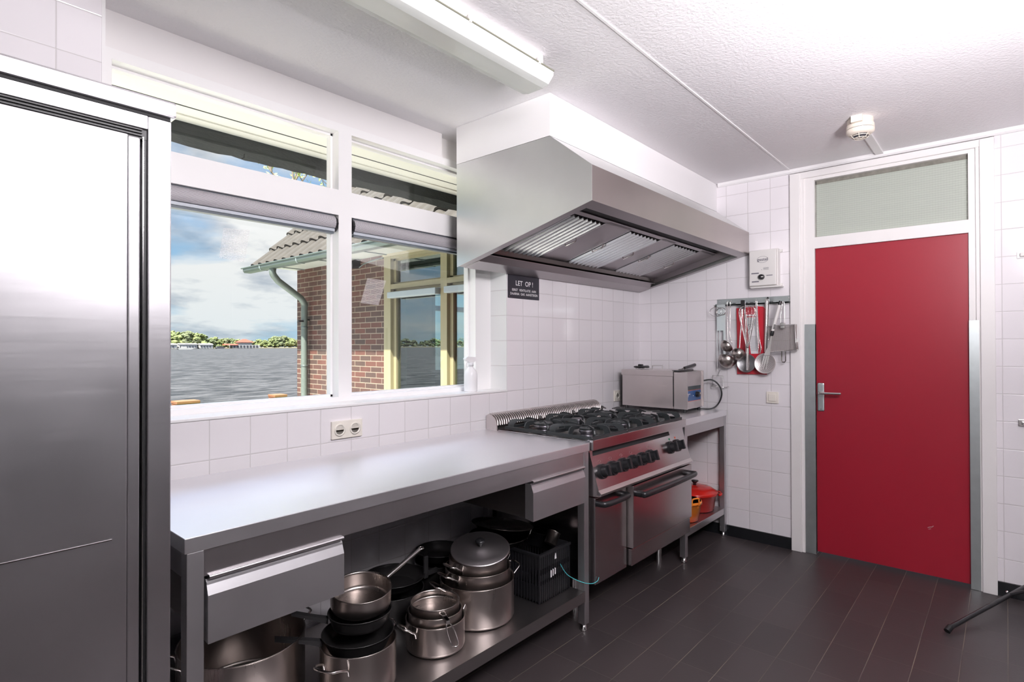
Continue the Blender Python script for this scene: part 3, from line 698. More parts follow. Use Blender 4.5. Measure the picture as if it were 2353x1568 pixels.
# control panel (tilted), knobs
panel = [(-.700, .868), (-.704, .845), (-.752, .682), (-.764, .664), (-.760, .656), (-.735, .650), (-.690, .650), (-.690, .868)]
cpn = part('control_panel', M().prism(panel, RX0+.006, RX1-.002, 'x'), m_rg, t)
part('dark_band', M().prism([(-.6985, .872), (-.7035, .858), (-.7075, .845), (-.700, .846)], RX0+.03, RX1-.20, 'x'), m_dark, cpn)  # dark band below the hob lip
nrm = Vector((0, -.96, -.28)); nrm = Vector((0, -.163, -.048)).normalized()
pd = Vector((0, -.048, -.163)).normalized(); nv = Vector((0, pd.z, -pd.y))
if nv.y > 0: nv = -nv
for i, x in enumerate([-1.735, -1.632, -1.524, -1.421, -1.318, -1.225, -.965, -.872]):
    s_ = .42 if i < 6 else .36
    base = Vector((x, -.704, .845))+pd*(.170*(.50 if i < 6 else .42)); base.x = x
    k_ = part('knob', M().cyl(base, base+nv*.014, .038, .036, seg=28).cyl(base+nv*.012, base+nv*.040, .030, .026, seg=24).box(-.008, .008, -.028, .028, .0, .016, mx=Matrix.Translation(base+nv*.036) @ nv.to_track_quat('Z', 'Y').to_matrix().to_4x4(), b=.002), m_blk, cpn)
mk = M()
for i, x in enumerate([-1.735, -1.632, -1.524, -1.421, -1.318, -1.225]):
    b0 = Vector((x, -.7045, .845))+pd*.034; mk.tube([b0+Vector((.012*math.cos(q), 0, 0))+pd*(.006*math.sin(q)) for q in [2*math.pi*j/10 for j in range(10)]], .0007, 4, closed=True)
part('printing', mk, mat('etched_print', (.35, .20, .20), .5), cpn)
part('pilot_light', M().box(-.952, -.944, -.7125, -.7075, .812, .828), m_green, cpn, 'green pilot mark')
part('pilot_light', M().box(-.874, -.866, -.7125, -.7075, .812, .828), m_orm, cpn, 'orange pilot mark')
part('panel_lip', M().strip([(-.752, .684), (-.768, .668), (-.764, .656), (-.740, .654)], RX0+.004, RX1+.0, 'x', .003), m_fy, cpn)
# doors
def handle(x0, x1, y, z, r=.014):
    return M().tube(smooth_path([(x0, y, z), (x0+.004, y-.030, z), (x0+.022, y-.046, z), ((x0+x1)/2, y-.052, z), (x1-.022, y-.046, z), (x1-.004, y-.030, z), (x1, y, z)], 5), r, 10, flat=1.25)
dl = part('cupboard_door', M().box(-1.794, -1.494, -.728, -.692, .215, .640, b=.002), m_rg, t)
part('handle', handle(-1.780, -1.535, -.726, .612), m_blk, dl)
dd = part('oven_door', M().box(-1.482, -.748, -.764, -.705, .318, .648, b=.003), m_rg, t)
part('handle', handle(-1.435, -.800, -.762, .600, .016), m_blk, dd)
part('door_side_strip', M().box(-1.4835, -1.481, -.762, -.705, .318, .648), m_fy, dd)
part('lower_panel', M().box(-1.482, -.748, -.752, -.70, .222, .310, b=.002), m_rg, t)
for x, y in ((-.800, -.560), (-1.74, -.56), (-.80, -.12), (-1.74, -.12)):
    part('foot', M().cyl((x, y, .0), (x, y, .110), .022, seg=20).cyl((x, y, .105), (x, y, .216), .027, seg=20), m_chr, t)

# ================================================================ FRYER
t = thing('deep_fryer', 'stainless steel table-top deep fryer standing on the corner side table', 'fryer', (-.27, -.33, .919))
part('tank', M().box(-.408, -.132, -.484, -.075, .945, 1.180, b=.002), m_fy, t)
part('lid', M().box(-.414, -.126, -.484, -.070, 1.172, 1.213, b=.003), m_fy, t)
hd = part('control_head', M().box(-.408, -.132, -.580, -.487, .945, 1.203, b=.002).box(-.135, -.127, -.588, -.484, .950, 1.208), m_fy, t)
part('head_frame', M().box(-.410, -.400, -.588, -.578, .945, 1.205).box(-.400, -.135, -.5805, -.578, 1.105, 1.19), m_fy, hd)
part('basket_slot', M().box(-.400, -.150, -.520, -.470, 1.206, 1.216).box(-.410, -.404, -.487, -.481, .96, 1.205), m_blk, t)
part('dark_label', M().box(-.398, -.170, -.5825, -.580, 1.074, 1.105), m_navy, hd)
bl_ = part('blue_label', M().box(-.398, -.170, -.5825, -.580, 1.000, 1.074), m_bluP, hd)
lb = M(); text(lb, 'T', .020, (-.388, -.583, 1.030), X, Z, bold=.03, align='LEFT'); lb.box(-.388, -.350, -.5835, -.5825, 1.048, 1.052).cyl((-.300, -.584, 1.036), (-.300, -.5825, 1.036), .004, seg=10)
part('label_print', lb, m_pap, bl_)
part('label_edge', M().box(-.398, -.170, -.583, -.5815, 1.0735, 1.0765).box(-.398, -.170, -.583, -.5815, .998, 1.001), m_orm, bl_)
kn = part('knob', M().cyl((-.245, -.582, 1.043), (-.245, -.606, 1.043), .020, .017, seg=24), m_blk, hd)
part('pointer', M().box(-.237, -.231, -.608, -.604, 1.045, 1.055), m_cpl, kn)
for x in (-.39, -.15):
    for y in (-.56, -.10): part('foot', M().cyl((x, y, .919), (x, y, .946), .010, seg=12), m_blk, t)
part('lid_handle', M().tube(smooth_path([(-.366, -.30, 1.212), (-.366, -.30, 1.238), (-.356, -.30, 1.244), (-.210, -.30, 1.241), (-.200, -.30, 1.235), (-.198, -.30, 1.212)], 4), .0032, 8), m_chr, t)
part('basket_handle', M().cyl((-.205, -.475, 1.2265), (.0-.022, -.475, 1.2445), .010, .012, seg=12), m_blk, t)
part('basket_wire', M().tube([(-.290, -.470, 1.216), (-.255, -.473, 1.218), (-.200, -.475, 1.228)], .004, 8).tube([(-.290, -.480, 1.216), (-.255, -.477, 1.218), (-.200, -.475, 1.228)], .004, 8), m_dst, t)
random.seed(3)
pc = []
for k in range(60):
    a = k*.42; pc.append((-.285+.075*math.cos(a)+.02*math.sin(k*.9), -.17+.035*math.sin(a), 1.222+.012*abs(math.sin(k*.37))))
part('coiled_cord', M().tube(pc, .0042, 6).box(-.335, -.300, -.195, -.165, 1.224, 1.252, b=.006), m_blk, t)
part('power_cord', M().tube(smooth_path([(-.135, -.545, 1.122), (-.100, -.575, 1.133), (-.075, -.630, 1.138), (-.055, -.672, 1.100), (-.050, -.690, 1.040), (-.052, -.672, .975), (-.065, -.630, .930), (-.11, -.56, .925), (-.16, -.46, .925)], 6), .0055, 8), m_blk, t)

# ================================================================ COOKWARE
def loop_handle(R_, z, ang, c, w_=.075, out=.045, lift=.012, r=.0042, drop=.0):
    mx = Matrix.Translation(c) @ Matrix.Rotation(ang, 4, 'Z')
    xx = math.sqrt(max(R_**2-(w_/2)**2, 0))
    p = [(xx-.001, -w_/2, z-.030), (xx+.004, -w_/2, z-.012), (xx+.016, -w_/2, z-.004), (xx+out*.7, -w_/2*.9, z+lift*.7), (xx+out, -w_/2*.6, z+lift), (xx+out, w_/2*.6, z+lift), (xx+out*.7, w_/2*.9, z+lift*.7), (xx+.016, w_/2, z-.004), (xx+.004, w_/2, z-.012), (xx-.001, w_/2, z-.030)]
    return M().tube(smooth_path(p, 3), r, 8, mx=mx)
def pot(name, label, cat, x, y, z, Rr, h_, mt, handles=(), group=None, hmat=None, rim=.002, tilt=None, inner=None, taper=0, hz_=None, w_=.075, out=.045, longh=None, lift=.012, base_r=.012):
    t = thing(name, label, cat, (x, y, z), group)
    c = (x, y, z); Rb = Rr-taper
    dz = h_-.007-base_r-.004; tp = lambda z: Rb+(Rr-Rb)*(z-base_r)/max(h_-base_r, .001)
    prof = [(0, 0), (Rb-base_r*1.4, 0), (Rb-base_r, 0), (Rb-base_r*.3, base_r*.3), (Rb, base_r), (tp(base_r+.004), base_r+.004), (tp(h_-.008), h_-.008), (tp(h_-.0045), h_-.0045), (Rr, h_-.003), (Rr+rim, h_-.001), (Rr+rim*.6, h_+.0008), (Rr-.0025, h_), (Rr-.004, h_-.004), (tp(h_-.009)-.004, h_-.009), (tp(base_r+.006)-.004, base_r+.006), (Rb-.004, base_r+.002), (Rb-base_r, .004), (Rb-base_r*1.5, .004), (0, .004)]
    if inner is None: part('body', M().lathe(prof, c, 56), mt, t)
    else:
        part('body', M().lathe(prof[:12], c, 56), mt, t)
        part('inside', M().lathe(prof[11:], c, 56), inner, t)
    for a in handles:
        part('handle', loop_handle(Rr, h_-.012 if hz_ is None else hz_, R(a), c, w_, out, lift), hmat or m_pol, t)
    if longh:
        a, L, kind_ = longh
        mx = Matrix.Translation(c) @ Matrix.Rotation(R(a), 4, 'Z')
        hb = M()
        if kind_ == 'tube':
            hb.tube(smooth_path([(Rr-.001, 0, h_-.030), (Rr+.018, 0, h_-.022), (Rr+.05, 0, h_-.012), (Rr+L, 0, h_+.022)], 4), [.006]*3+[.0085]*10, 10, mx=mx)
            hb.tube(arc((Rr+L+.010, 0, h_+.024), .010, 0, 330, 12, (1, 0, 0), (0, 1, 0)), .003, 6, mx=mx)
        elif kind_ == 'bar':
            hb.prism([(Rr-.001, h_-.030), (Rr+.04, h_-.012), (Rr+L, h_+.020), (Rr+L, h_+.030), (Rr+.04, h_+.002), (Rr-.001, h_-.010)], -.012, .012, 'y', mx)
        elif kind_ == 'wire':
            hb.tube(smooth_path([(Rr-.001, -.012, h_-.016), (Rr+.02, -.008, h_-.014), (Rr+.055, -.005, h_-.024), (Rr+.085, -.014, h_-.036), (Rr+L-.015, -.013, h_-.066), (Rr+L, 0, h_-.070), (Rr+L-.015, .013, h_-.066), (Rr+.085, .014, h_-.036), (Rr+.055, .005, h_-.024), (Rr+.02, .008, h_-.014), (Rr-.001, .012, h_-.016)], 3), .0028, 6, mx=mx)
            hb.box(Rr+.015, Rr+.065, -.008, .008, h_-.028, h_-.012, mx=mx, b=.002)
        part('long_handle', hb, hmat or m_pol, t)
    if tilt:
        ax, dg = tilt; t.rotation_mode = 'AXIS_ANGLE'; t.rotation_axis_angle = (R(dg), *ax)
    return t
ZS = .2012
pot('cooking_pot', 'widest steel cooking pot below the left drawer of the worktop table', 'pot', -3.300, -.275, ZS, .200, .200, m_pot, (8, 172), w_=.10, out=.055)
pot('stock_pot', 'tall steel stock pot on the shelf edge with a black pan nested in it', 'pot', -3.004, -.520, ZS, .131, .158, m_pot, (22, 200), w_=.10, out=.065, hz_=.130)
pot('frying_pan', 'black frying pan nested in the tall stock pot', 'pan', -3.000, -.512, ZS+.128, .124, .055, m_teflon, (), hmat=m_blkm, longh=(155, .15, 'bar'), taper=.02, group='black pans on the shelf')
pot('deep_black_pan', 'small deep black pan directly beneath the shiny open saucepan', 'pan', -2.975, -.487, ZS+.190, .112, .050, m_teflon, (), hmat=m_blkm, longh=(152, .12, 'bar'), taper=.012)
pot('saucepan', 'shiny open steel saucepan with a long steel handle, topmost of its stack', 'saucepan', -2.955, -.462, ZS+.242, .108, .070, m_pot, (), longh=(8, .20, 'tube'), tilt=((.9, -.4, 0), 8), rim=.0015)
pot('casserole_pot', 'small two-handled steel casserole on the shelf edge holding smaller pans', 'pot', -2.655, -.530, ZS, .117, .117, m_pot, (5, 172), w_=.07, out=.045)
pot('saucepan', 'middle steel pan nested in the small two-handled casserole', 'saucepan', -2.652, -.526, ZS+.075, .106, .070, m_pot, ())
pot('saucepan', 'smallest open saucepan with a folded wire handle hanging over the casserole', 'saucepan', -2.640, -.510, ZS+.119, .098, .048, m_pot, (), longh=(247, .15, 'wire'))
pot('stock_pot', 'straight-sided steel stock pot at the bottom of the lidded stack', 'pot', -2.365, -.477, ZS, .164, .172, m_pot, (-12, 165), w_=.09, out=.060, lift=.02)
pot('cooking_pot', 'middle steel pot of the lidded stack next to the black crate', 'pot', -2.348, -.465, ZS+.120, .146, .092, m_pot, (4, 172), w_=.09, out=.055, lift=.015)
pot('cooking_pot', 'top steel pot of the lidded stack with small loop handles', 'pot', -2.338, -.456, ZS+.155, .130, .092, m_pot, (12, 175), w_=.08, out=.05, lift=.012)
t = thing('pot_lid', 'round aluminium lid with black knob lying tilted on the lidded stack', 'lid', (-2.338, -.470, ZS+.280))
c = (-2.338, -.470, ZS+.280)
part('disc', M().lathe([(0, .018), (.045, .017), (.050, .014), (.100, .010), (.128, .006), (.133, .004), (.133, 0), (.128, 0), (.100, .006), (0, .013)], c, 56), m_alu, t)
part('knob', M().lathe([(0, 0), (.012, 0), (.010, .010), (.020, .018), (.022, .024), (.016, .029), (0, .030)], (c[0], c[1], c[2]+.017), 24), m_blk, t)
t.rotation_mode = 'AXIS_ANGLE'; t.rotation_axis_angle = (R(14), .66, -.75, 0)

# dark pans along the wall
pot('roasting_pan', 'dark round pan on the shelf by the wall, beneath the flat frying pan', 'pan', -2.600, -.175, ZS, .140, .110, m_teflon, ())
pot('frying_pan', 'flat black frying pan against the tiles behind the shiny saucepan', 'pan', -2.590, -.172, ZS+.115, .139, .045, m_teflon, (), hmat=m_blkm, longh=(195, .16, 'bar'), taper=.03)
pot('frying_pan', 'black frying pan with an upright handle behind the small casserole', 'pan', -2.300, -.150, ZS+.150, .115, .045, m_teflon, (), taper=.025)
pot('roasting_pan', 'dark round pan by the wall behind the lidded stack', 'pan', -2.300, -.150, ZS, .120, .146, m_teflon, ())
part('upright_handle', M().box(-2.487, -2.463, -.262, -.250, .335, .435, b=.004).box(-2.47, -2.40, -.252, -.24, .34, .36), m_blkm, bpy.data.objects['frying_pan.002'])

# crate with kitchen odds and ends
t = thing('plastic_crate', 'black plastic crate at the right end of the worktop shelf', 'crate', (-1.99, -.44, ZS))
KX0, KX1, KY0, KY1, KZ = -2.112, -1.872, -.628, -.250, ZS+.225
cr = M().box(KX0, KX1, KY0, KY1, ZS, ZS+.008)
for x in (KX0, KX1-.008): cr.box(x, x+.008, KY0, KY1, ZS, ZS+.08).box(x, x+.008, KY0, KY1, KZ-.07, KZ)
for y in (KY0, KY1-.008): cr.box(KX0, KX1, y, y+.008, ZS, ZS+.08).box(KX0, KX1, y, y+.008, KZ-.07, KZ).box(KX0, KX1, y, y+.008, ZS+.10, ZS+.125)
cr.box(KX0-.006, KX1+.004, KY0-.006, KY0+.002, KZ-.012, KZ).box(KX0-.006, KX0, KY0, KY1, KZ-.012, KZ)
nb = 15
for k in range(nb+1):
    x = KX0+(KX1-KX0-.006)*k/nb
    for y in (KY0-.003, KY1-.005): cr.box(x, x+.005, y, y+.006, ZS+.0, KZ-.01)
for k in range(22):
    y = KY0+(KY1-KY0-.006)*k/21
    for x in (KX0-.003, KX1-.004): cr.box(x, x+.006, y, y+.005, ZS, KZ-.01)
part('basket', cr, m_blk, t)
part('content_label', M().box(-2.030, -2.022, KY0-.0035, KY0+.006, .300, .332).box(-2.014, -2.007, KY0-.0035, KY0+.006, .303, .334).box(-1.997, -1.990, KY0-.0035, KY0+.006, .306, .334).prism([(-1.998, .378), (-1.984, .378), (-1.988, .404)], KY0-.0035, KY0+.004, 'y'), m_pap, t)
pot('shallow_pan', 'wide shallow dark pan resting on the black crate beneath the right drawer', 'pan', -2.085, -.352, KZ+.002, .150, .030, m_dst, (-20,), w_=.05, out=.03, taper=.02, inner=m_teflon, group='shallow pans on the crate')
pot('shallow_pan', 'upper shallow dark pan lying tilted on the crate below the drawer', 'pan', -2.050, -.340, KZ+.046, .155, .026, m_dst, (), taper=.02, inner=m_teflon, tilt=((0, 1, 0), 9), group='shallow pans on the crate')
solo('metal_cup', M().lathe([(0, 0), (.026, 0), (.030, .002), (.032, .062), (.034, .063), (.030, .064), (.028, .004), (0, .004)], seg=32, mx=Matrix.Translation((-1.935, -.555, KZ-.012)) @ Matrix.Rotation(R(35), 4, 'Y')), m_pot, 'small steel cup lying in the black crate', 'cup')
solo('blue_string', M().tube(smooth_path([(-1.960, KY0-.008, .345), (-1.930, -.655, .290), (-1.880, -.690, .252), (-1.830, -.722, .232), (-1.790, -.735, .236), (-1.775, -.735, .250)], 6), .0014, 6), mat('turquoise_string', (.08, .55, .60), .5), 'turquoise string hanging from the black crate over the shelf edge', 'string')

# cast iron pots on the corner shelf
def enamel():
    mt = mat('orange_enamel', (.85, .22, .02), .14); t_, b = nt(mt)
    g = t_.new('ShaderNodeNewGeometry'); s = t_.new('ShaderNodeSeparateXYZ'); t_.link(g.outputs['Position'], s.inputs[0])
    f = t_.math('DIVIDE', t_.math('SUBTRACT', s.outputs[2], .205), .075, clamp=True)
    t_.link(t_.mix(f, (.72, .06, .01), (.86, .25, .03)), b.inputs['Base Color']); return mt
m_orgE = enamel()
t = thing('enamel_pot', 'orange enamelled pot without lid on the corner shelf', 'pot', (-.478, -.592, .2065))
c = (-.478, -.592, .2065)
part('body', M().lathe([(0, 0), (.088, 0), (.094, .006), (.112, .118), (.116, .120), (.117, .128), (.114, .134), (.110, .135)], c, 48), m_orgE, t)
part('inside', M().lathe([(.110, .135), (.106, .125), (.088, .008), (0, .008)], c, 48), m_teflon, t)
part('groove', M().lathe([(.1175, .116), (.1180, .118), (.1175, .120)], c, 48), mat('groove_brown', (.2, .05, .01), .4), t)
for a in (62, 242): part('handle', loop_handle(.108, .128, R(a), c, .060, .020, .040, .0055), m_orgE, t)
t = thing('dutch_oven', 'red enamelled dutch oven with lid and black knob on the corner shelf', 'pot', (-.184, -.540, .2065))
c = (-.184, -.540, .2065)
part('body', M().lathe([(0, 0), (.125, 0), (.132, .006), (.150, .112), (.158, .114), (.158, .122), (.150, .124), (.145, .120), (0, .120)], c, 56), m_redE, t)
part('lid', M().lathe([(.161, .124), (.163, .130), (.150, .136), (.120, .156), (.080, .166), (0, .170)], c, 56), m_redE, t)
part('knob', M().lathe([(0, 0), (.013, 0), (.010, .012), (.022, .024), (.028, .030), (.026, .034), (0, .035)], (c[0], c[1], c[2]+.169), 24), m_blk, t)
for a in (-62, 118): part('handle', M().tube(smooth_path([(.160, -.045, .116), (.176, -.035, .117), (.182, 0, .117), (.176, .035, .117), (.160, .045, .116)], 4), .009, 8, mx=Matrix.Translation(c) @ Matrix.Rotation(R(a), 4, 'Z')), m_redE, t)

# ================================================================ UTENSIL RAIL
t = thing('utensil_rail', 'steel hanging rail for utensils on the tiles left of the door', 'rail', (-.01, -.9, 1.68))
part('rail_plate', M().box(-.004, 0, -.641, -1.146, 1.690, 1.732, b=.001).box(-.030, -.002, -.637, -1.146, 1.680, 1.691, b=.001).box(-.030, -.027, -.637, -1.146, 1.680, 1.697), m_galv, t)
for y in (-.662, -1.135): part('screw', M().cyl((-.006, y, 1.718), (-.003, y, 1.718), .004, seg=10), m_chr, t)
slots = M()
for y in (-.735, -.775, -.86, -.90, -1.0, -1.03): slots.box(-.0315, -.029, y-.012, y+.012, 1.6925, 1.697)
part('slot', slots, m_dark, t)

def hook(mb, x, y, zt=1.704, r=.003):
    mb.tube([(x, y, zt-.03), (x, y, zt)]+arc((x+.010, y, zt), .010, 180, 20, 6, (1, 0, 0), (0, 0, 1)), r, 6)
def bowl(mb, c, r, mx=None):
    prof = [(r*math.cos(R(a)), r*math.sin(R(a))) for a in range(-90, 1, 9)]
    inner = [((r-.002)*math.cos(R(a)), (r-.002)*math.sin(R(a))) for a in range(0, -91, -9)]
    mb.lathe(prof+inner, (0, 0, 0), 32, mx=Matrix.Translation(c) @ (mx or Matrix())); return mb
XU = -.045
def ladle(y, yb, zb, rr, rot, xh, lab):
    t = thing('ladle', lab, 'ladle', (xh, y, zb-rr), 'ladles on the utensil rail')
    hb = M(); hook(hb, xh, y)
    hb.tube(smooth_path([(xh, y, 1.690), (xh, y+(yb-y)*.2, 1.55), (xh, y+(yb-y)*.6-.004, zb+.09), (xh+.002, yb-rr*.42, zb+rr*.62), (xh+.002, yb-rr*.58, zb+rr*.28)], 4), .0045, 8, flat=.5)
    part('handle', hb, m_pol, t)
    part('bowl', bowl(M(), (xh-.012, yb, zb), rr, rot), m_pot, t)
ladle(-.731, -.735, 1.290, .062, Matrix.Rotation(R(14), 4, 'X') @ Matrix.Rotation(R(38), 4, 'Y'), XU, 'steel ladle with the lowest and largest bowl on the utensil rail')
ladle(-.757, -.742, 1.392, .048, Matrix.Rotation(R(42), 4, 'X') @ Matrix.Rotation(R(36), 4, 'Y'), XU-.01, 'steel ladle with a slanting bowl above the lowest ladle')
t = thing('ladle', 'steel ladle with its round bowl bottom showing in front of the red mat', 'ladle', (-.09, -.83, 1.28), 'ladles on the utensil rail')
hb = M(); hook(hb, -.075, -.852); hb.box(-.080, -.070, -.844, -.862, 1.66, 1.70); hb.tube([(-.075, -.852, 1.69), (-.078, -.829, 1.385), (-.080, -.829, 1.36)], .0075, 8, flat=.4)
part('handle', hb, m_pol, t)
part('handle_grip', M().box(-.083, -.069, -.840, -.866, 1.650, 1.712, b=.003), m_dark, t)
part('bowl', bowl(M(), (-.098, -.829, 1.334), .046, Matrix.Rotation(R(58), 4, 'Y')), m_pot, t)

def skimmer(y, z, r, x, ht, tilt, mt_, lab):
    t = thing('skimmer', lab, 'skimmer', (x, y, z-r), 'skimmers on the utensil rail')
    mx = Matrix.Translation((x-.008, y, z)) @ Matrix.Rotation(R(-90+tilt), 4, 'Y')
    dm_ = M().lathe([(0, -.012), (r*.5, -.009), (r*.85, -.002), (r*.97, .003), (r, .004), (r, .002), (r*.97, .001), (r*.85, -.004), (0, -.014)], (0, 0, 0), 40, mx=mx)
    part('disc', dm_, mt_, t)
    hs = M()
    for i in range(1, 7):
        for k in range(i*6):
            a = 2*math.pi*k/(i*6)+i*.3; q = r*.92*i/7; zc = -.0142+.010*(q/r)**2
            hs.cyl((q*math.cos(a), q*math.sin(a), zc-.0015), (q*math.cos(a), q*math.sin(a), zc+.006), .0022, seg=6, mx=mx)
    part('hole', hs, m_ink, t, kind='stuff')
    part('handle', M().tube([(x, ht[0], 1.702), (x+.004, ht[1], z+r*.75)], .0075, 8, flat=.45), m_chr, t)
skimmer(-.868, 1.266, .066, -.045, (-.857, -.862), 6, mat('tinned', (.36, .36, .37), .4, .9), 'dark grey skimmer partly hidden behind the whisk')
skimmer(-1.001, 1.267, .071, -.066, (-1.010, -.999), 4, mat('white_tinned', (.72, .67, .66), .4, .6), 'bright perforated skimmer below the serving fork')
t = thing('whisk', 'balloon whisk hanging head up with long steel handle in front', 'whisk', (-.11, -.897, 1.215))
part('handle', M().cyl((-.115, -.897, 1.218), (-.112, -.897, 1.370), .011, .0095, seg=16), m_pol, t)
wr = M()
for k in range(7):
    a = R(180*k/7+12)
    pts = []
    for i in range(-10, 11):
        s_ = i/10; ww = .052*math.cos(s_*math.pi/2)**.8 if abs(s_) < 1 else 0
        u_ = abs(s_)
        rr = .052*(math.sin(math.pi*min(1, (1-u_)*1.0)*.5+0))**1 if False else None
    for i in range(25):
        q = math.pi*2*i/24
    n_ = 20
    for i in range(n_+1):
        v_ = i/n_*2-1; s1 = 1 if v_ >= 0 else -1
        hgt = 1-abs(v_)**2.2
        rad = .052*s1*(math.sin(math.pi*min(abs(v_), 1)**.75) if abs(v_) < 1 else 0)*1.0+.006*v_
        pts.append((-.112+rad*math.sin(a), -.895-rad*math.cos(a), 1.368+.298*hgt))
    wr.tube(pts, .0014, 5)
part('wires', wr, m_pol, t)
t = thing('serving_tongs', 'long slim steel tongs hanging between whisk and flat spatula', 'tongs', (-.05, -.945, 1.33))
part('arm', M().tube(smooth_path([(-.055, -.933, 1.700), (-.055, -.941, 1.55), (-.055, -.948, 1.40), (-.055, -.950, 1.36)], 3), .008, 8, flat=.3), m_chr, t)
part('arm', M().tube(smooth_path([(-.040, -.936, 1.700), (-.042, -.944, 1.55), (-.045, -.955, 1.42), (-.050, -.966, 1.375), (-.05, -.958, 1.335)], 3), .008, 8, flat=.3), m_pol, t)
part('ring', M().tube(arc((-.048, -.934, 1.706), .010, 0, 360, 12, (1, 0, 0), (0, 0, 1)), .002, 6), m_chr, t)
t = thing('flat_spatula', 'wide flat steel strip spatula hanging right of the red mat', 'spatula', (-.05, -1.0, 1.34))
part('blade', M().prism([(-.996, 1.716), (-1.022, 1.714), (-1.020, 1.62), (-1.024, 1.50), (-1.022, 1.350), (-.990, 1.345), (-.994, 1.50), (-.997, 1.62)], -.052, -.047, 'x'), m_chr, t)
part('hook', M().tube(arc((-.034, -1.009, 1.712), .014, 180, 20, 6), .003, 6), m_dark, t)
t = thing('serving_fork', 'three-pronged serving fork with grey and black grip hanging aslant', 'fork', (-.11, -1.05, 1.22))
part('grip', M().tube([(-.095, -1.103, 1.665), (-.098, -1.080, 1.575), (-.100, -1.058, 1.487)], [.011, .0115, .0105], 12), m_gpl, t)
part('grip_end', M().tube([(-.093, -1.108, 1.692), (-.095, -1.103, 1.664)], [.009, .0118], 12), m_blk, t)
part('grip_tip', M().tube([(-.100, -1.059, 1.490), (-.101, -1.055, 1.470), (-.101, -1.053, 1.455)], [.0115, .0125, .009], 12), m_blk, t)
part('grip_ribs', M().box(-.113, -.108, -1.070, -1.082, 1.528, 1.532).box(-.113, -.108, -1.069, -1.081, 1.520, 1.524).box(-.113, -.108, -1.067, -1.079, 1.512, 1.516).box(-.113, -.108, -1.065, -1.077, 1.504, 1.508), m_blk, t)
fk = M().prism([(-1.050, 1.458), (-1.058, 1.458), (-1.050, 1.390), (-1.044, 1.345), (-1.042, 1.322), (-1.002, 1.322), (-1.012, 1.345), (-1.034, 1.390)], -.108, -.105, 'x')
for y0, y1 in ((-1.036, -1.015), (-1.022, -.999), (-1.008, -.984)):
    fk.prism([(y0-.006, 1.324), (y0+.006, 1.324), (y0*.5+y1*.5+.0055, 1.275), (y1+.0015, 1.227), (y1-.0015, 1.227), (y0*.5+y1*.5-.0055, 1.275)], -.108, -.105, 'x')
part('prongs', fk, m_pol, t)
t = thing('frying_basket', 'rectangular wire mesh frying basket hanging in front of the door frame', 'wire basket', (-.05, -1.11, 1.34))
q = [Vector((-.045, -1.022, 1.522)), Vector((-.045, -1.196, 1.532)), Vector((-.045, -1.204, 1.362)), Vector((-.045, -1.030, 1.345))]
fb = M().tube(q, .0032, 8, closed=True); fb.tube([p+Vector((-.040, 0, 0)) for p in q], .0032, 8, closed=True)
for p in q: fb.tube([p, p+Vector((-.040, 0, 0))], .0026, 6)
part('rim', fb, m_chr, t)
mw = M(); nn = 34
for off in (0,):
    for i in range(nn+1):
        t_ = i/nn; mw.tube([q[0].lerp(q[1], t_), q[3].lerp(q[2], t_)], .0009, 4); mw.tube([q[0].lerp(q[3], t_), q[1].lerp(q[2], t_)], .0009, 4)
for i in range(6):
    o_ = Vector((-.040*i/6, 0, 0)); mw.tube([p+o_ for p in q], .0008, 4, closed=True)
for i in range(nn):
    for e0, e1 in ((0, 1), (1, 2), (2, 3), (3, 0)):
        p = q[e0].lerp(q[e1], i/nn); mw.tube([p, p+Vector((-.040, 0, 0))], .0008, 3)
part('wire_mesh', mw, mat('mesh_wire', (.46, .40, .38), .4, .8), t)
hd_ = M().tube(smooth_path([(-.060, -1.100, 1.535), (-.050, -1.098, 1.60), (-.046, -1.105, 1.672), (-.046, -1.112, 1.690), (-.046, -1.119, 1.672), (-.050, -1.122, 1.60), (-.060, -1.124, 1.535)], 3), .0035, 8)
hd_.box(-.070, -.050, -1.098, -1.126, 1.505, 1.545, b=.003)
part('handle', hd_, m_chr, t)
part('foot_hook', M().tube([(-.055, -1.103, 1.350), (-.055, -1.103, 1.285), (-.055, -1.108, 1.277), (-.055, -1.122, 1.277), (-.055, -1.127, 1.285), (-.055, -1.127, 1.350)], .0035, 8), m_dst, t)
t = thing('red_mat', 'red plastic sheet with printed paper hanging behind the utensils', 'sheet', (-.015, -.89, 1.185))
part('sheet', M().prism([(-.788, 1.660), (-.930, 1.668), (-.972, 1.664), (-.988, 1.645), (-.992, 1.400), (-.994, 1.187), (-.790, 1.185), (-.792, 1.420)], -.018, -.014, 'x'), m_redP, t)
pp = part('paper', M().prism([(-.853, 1.611), (-.926, 1.609), (-.940, 1.333), (-.888, 1.332)], -.0195, -.0185, 'x'), m_pap, t)
pr_ = M(); hd2 = M()
for k in range(7): hd2.box(-.0201, -.0197, -.862-.008*k, -.8675-.008*k, 1.590, 1.603)
part('printed_heading', hd2, m_redP, pp)
for k in range(9): pr_.box(-.0201, -.0197, -.868-.002*(k % 3), -.918, 1.585-.0065*k, 1.5866-.0065*k)
for k in range(12): pr_.box(-.0201, -.0197, -.885-.003*(k % 2), -.932, 1.455-.009*k, 1.4566-.009*k)
pr_.tube(arc((-.0199, -.878, 1.533), .008, 0, 300, 10, (0, 1, 0), (0, 0, 1)), .0016, 5).tube([(-.0199, -.884, 1.526), (-.0199, -.878, 1.505), (-.0199, -.870, 1.498)], .0015, 5)
part('printing', pr_, m_ink, pp)
t = thing('flat_grater', 'pale flat steel grater with wire loop hanging at the left end of the rail', 'grater', (-.03, -.68, 1.20))
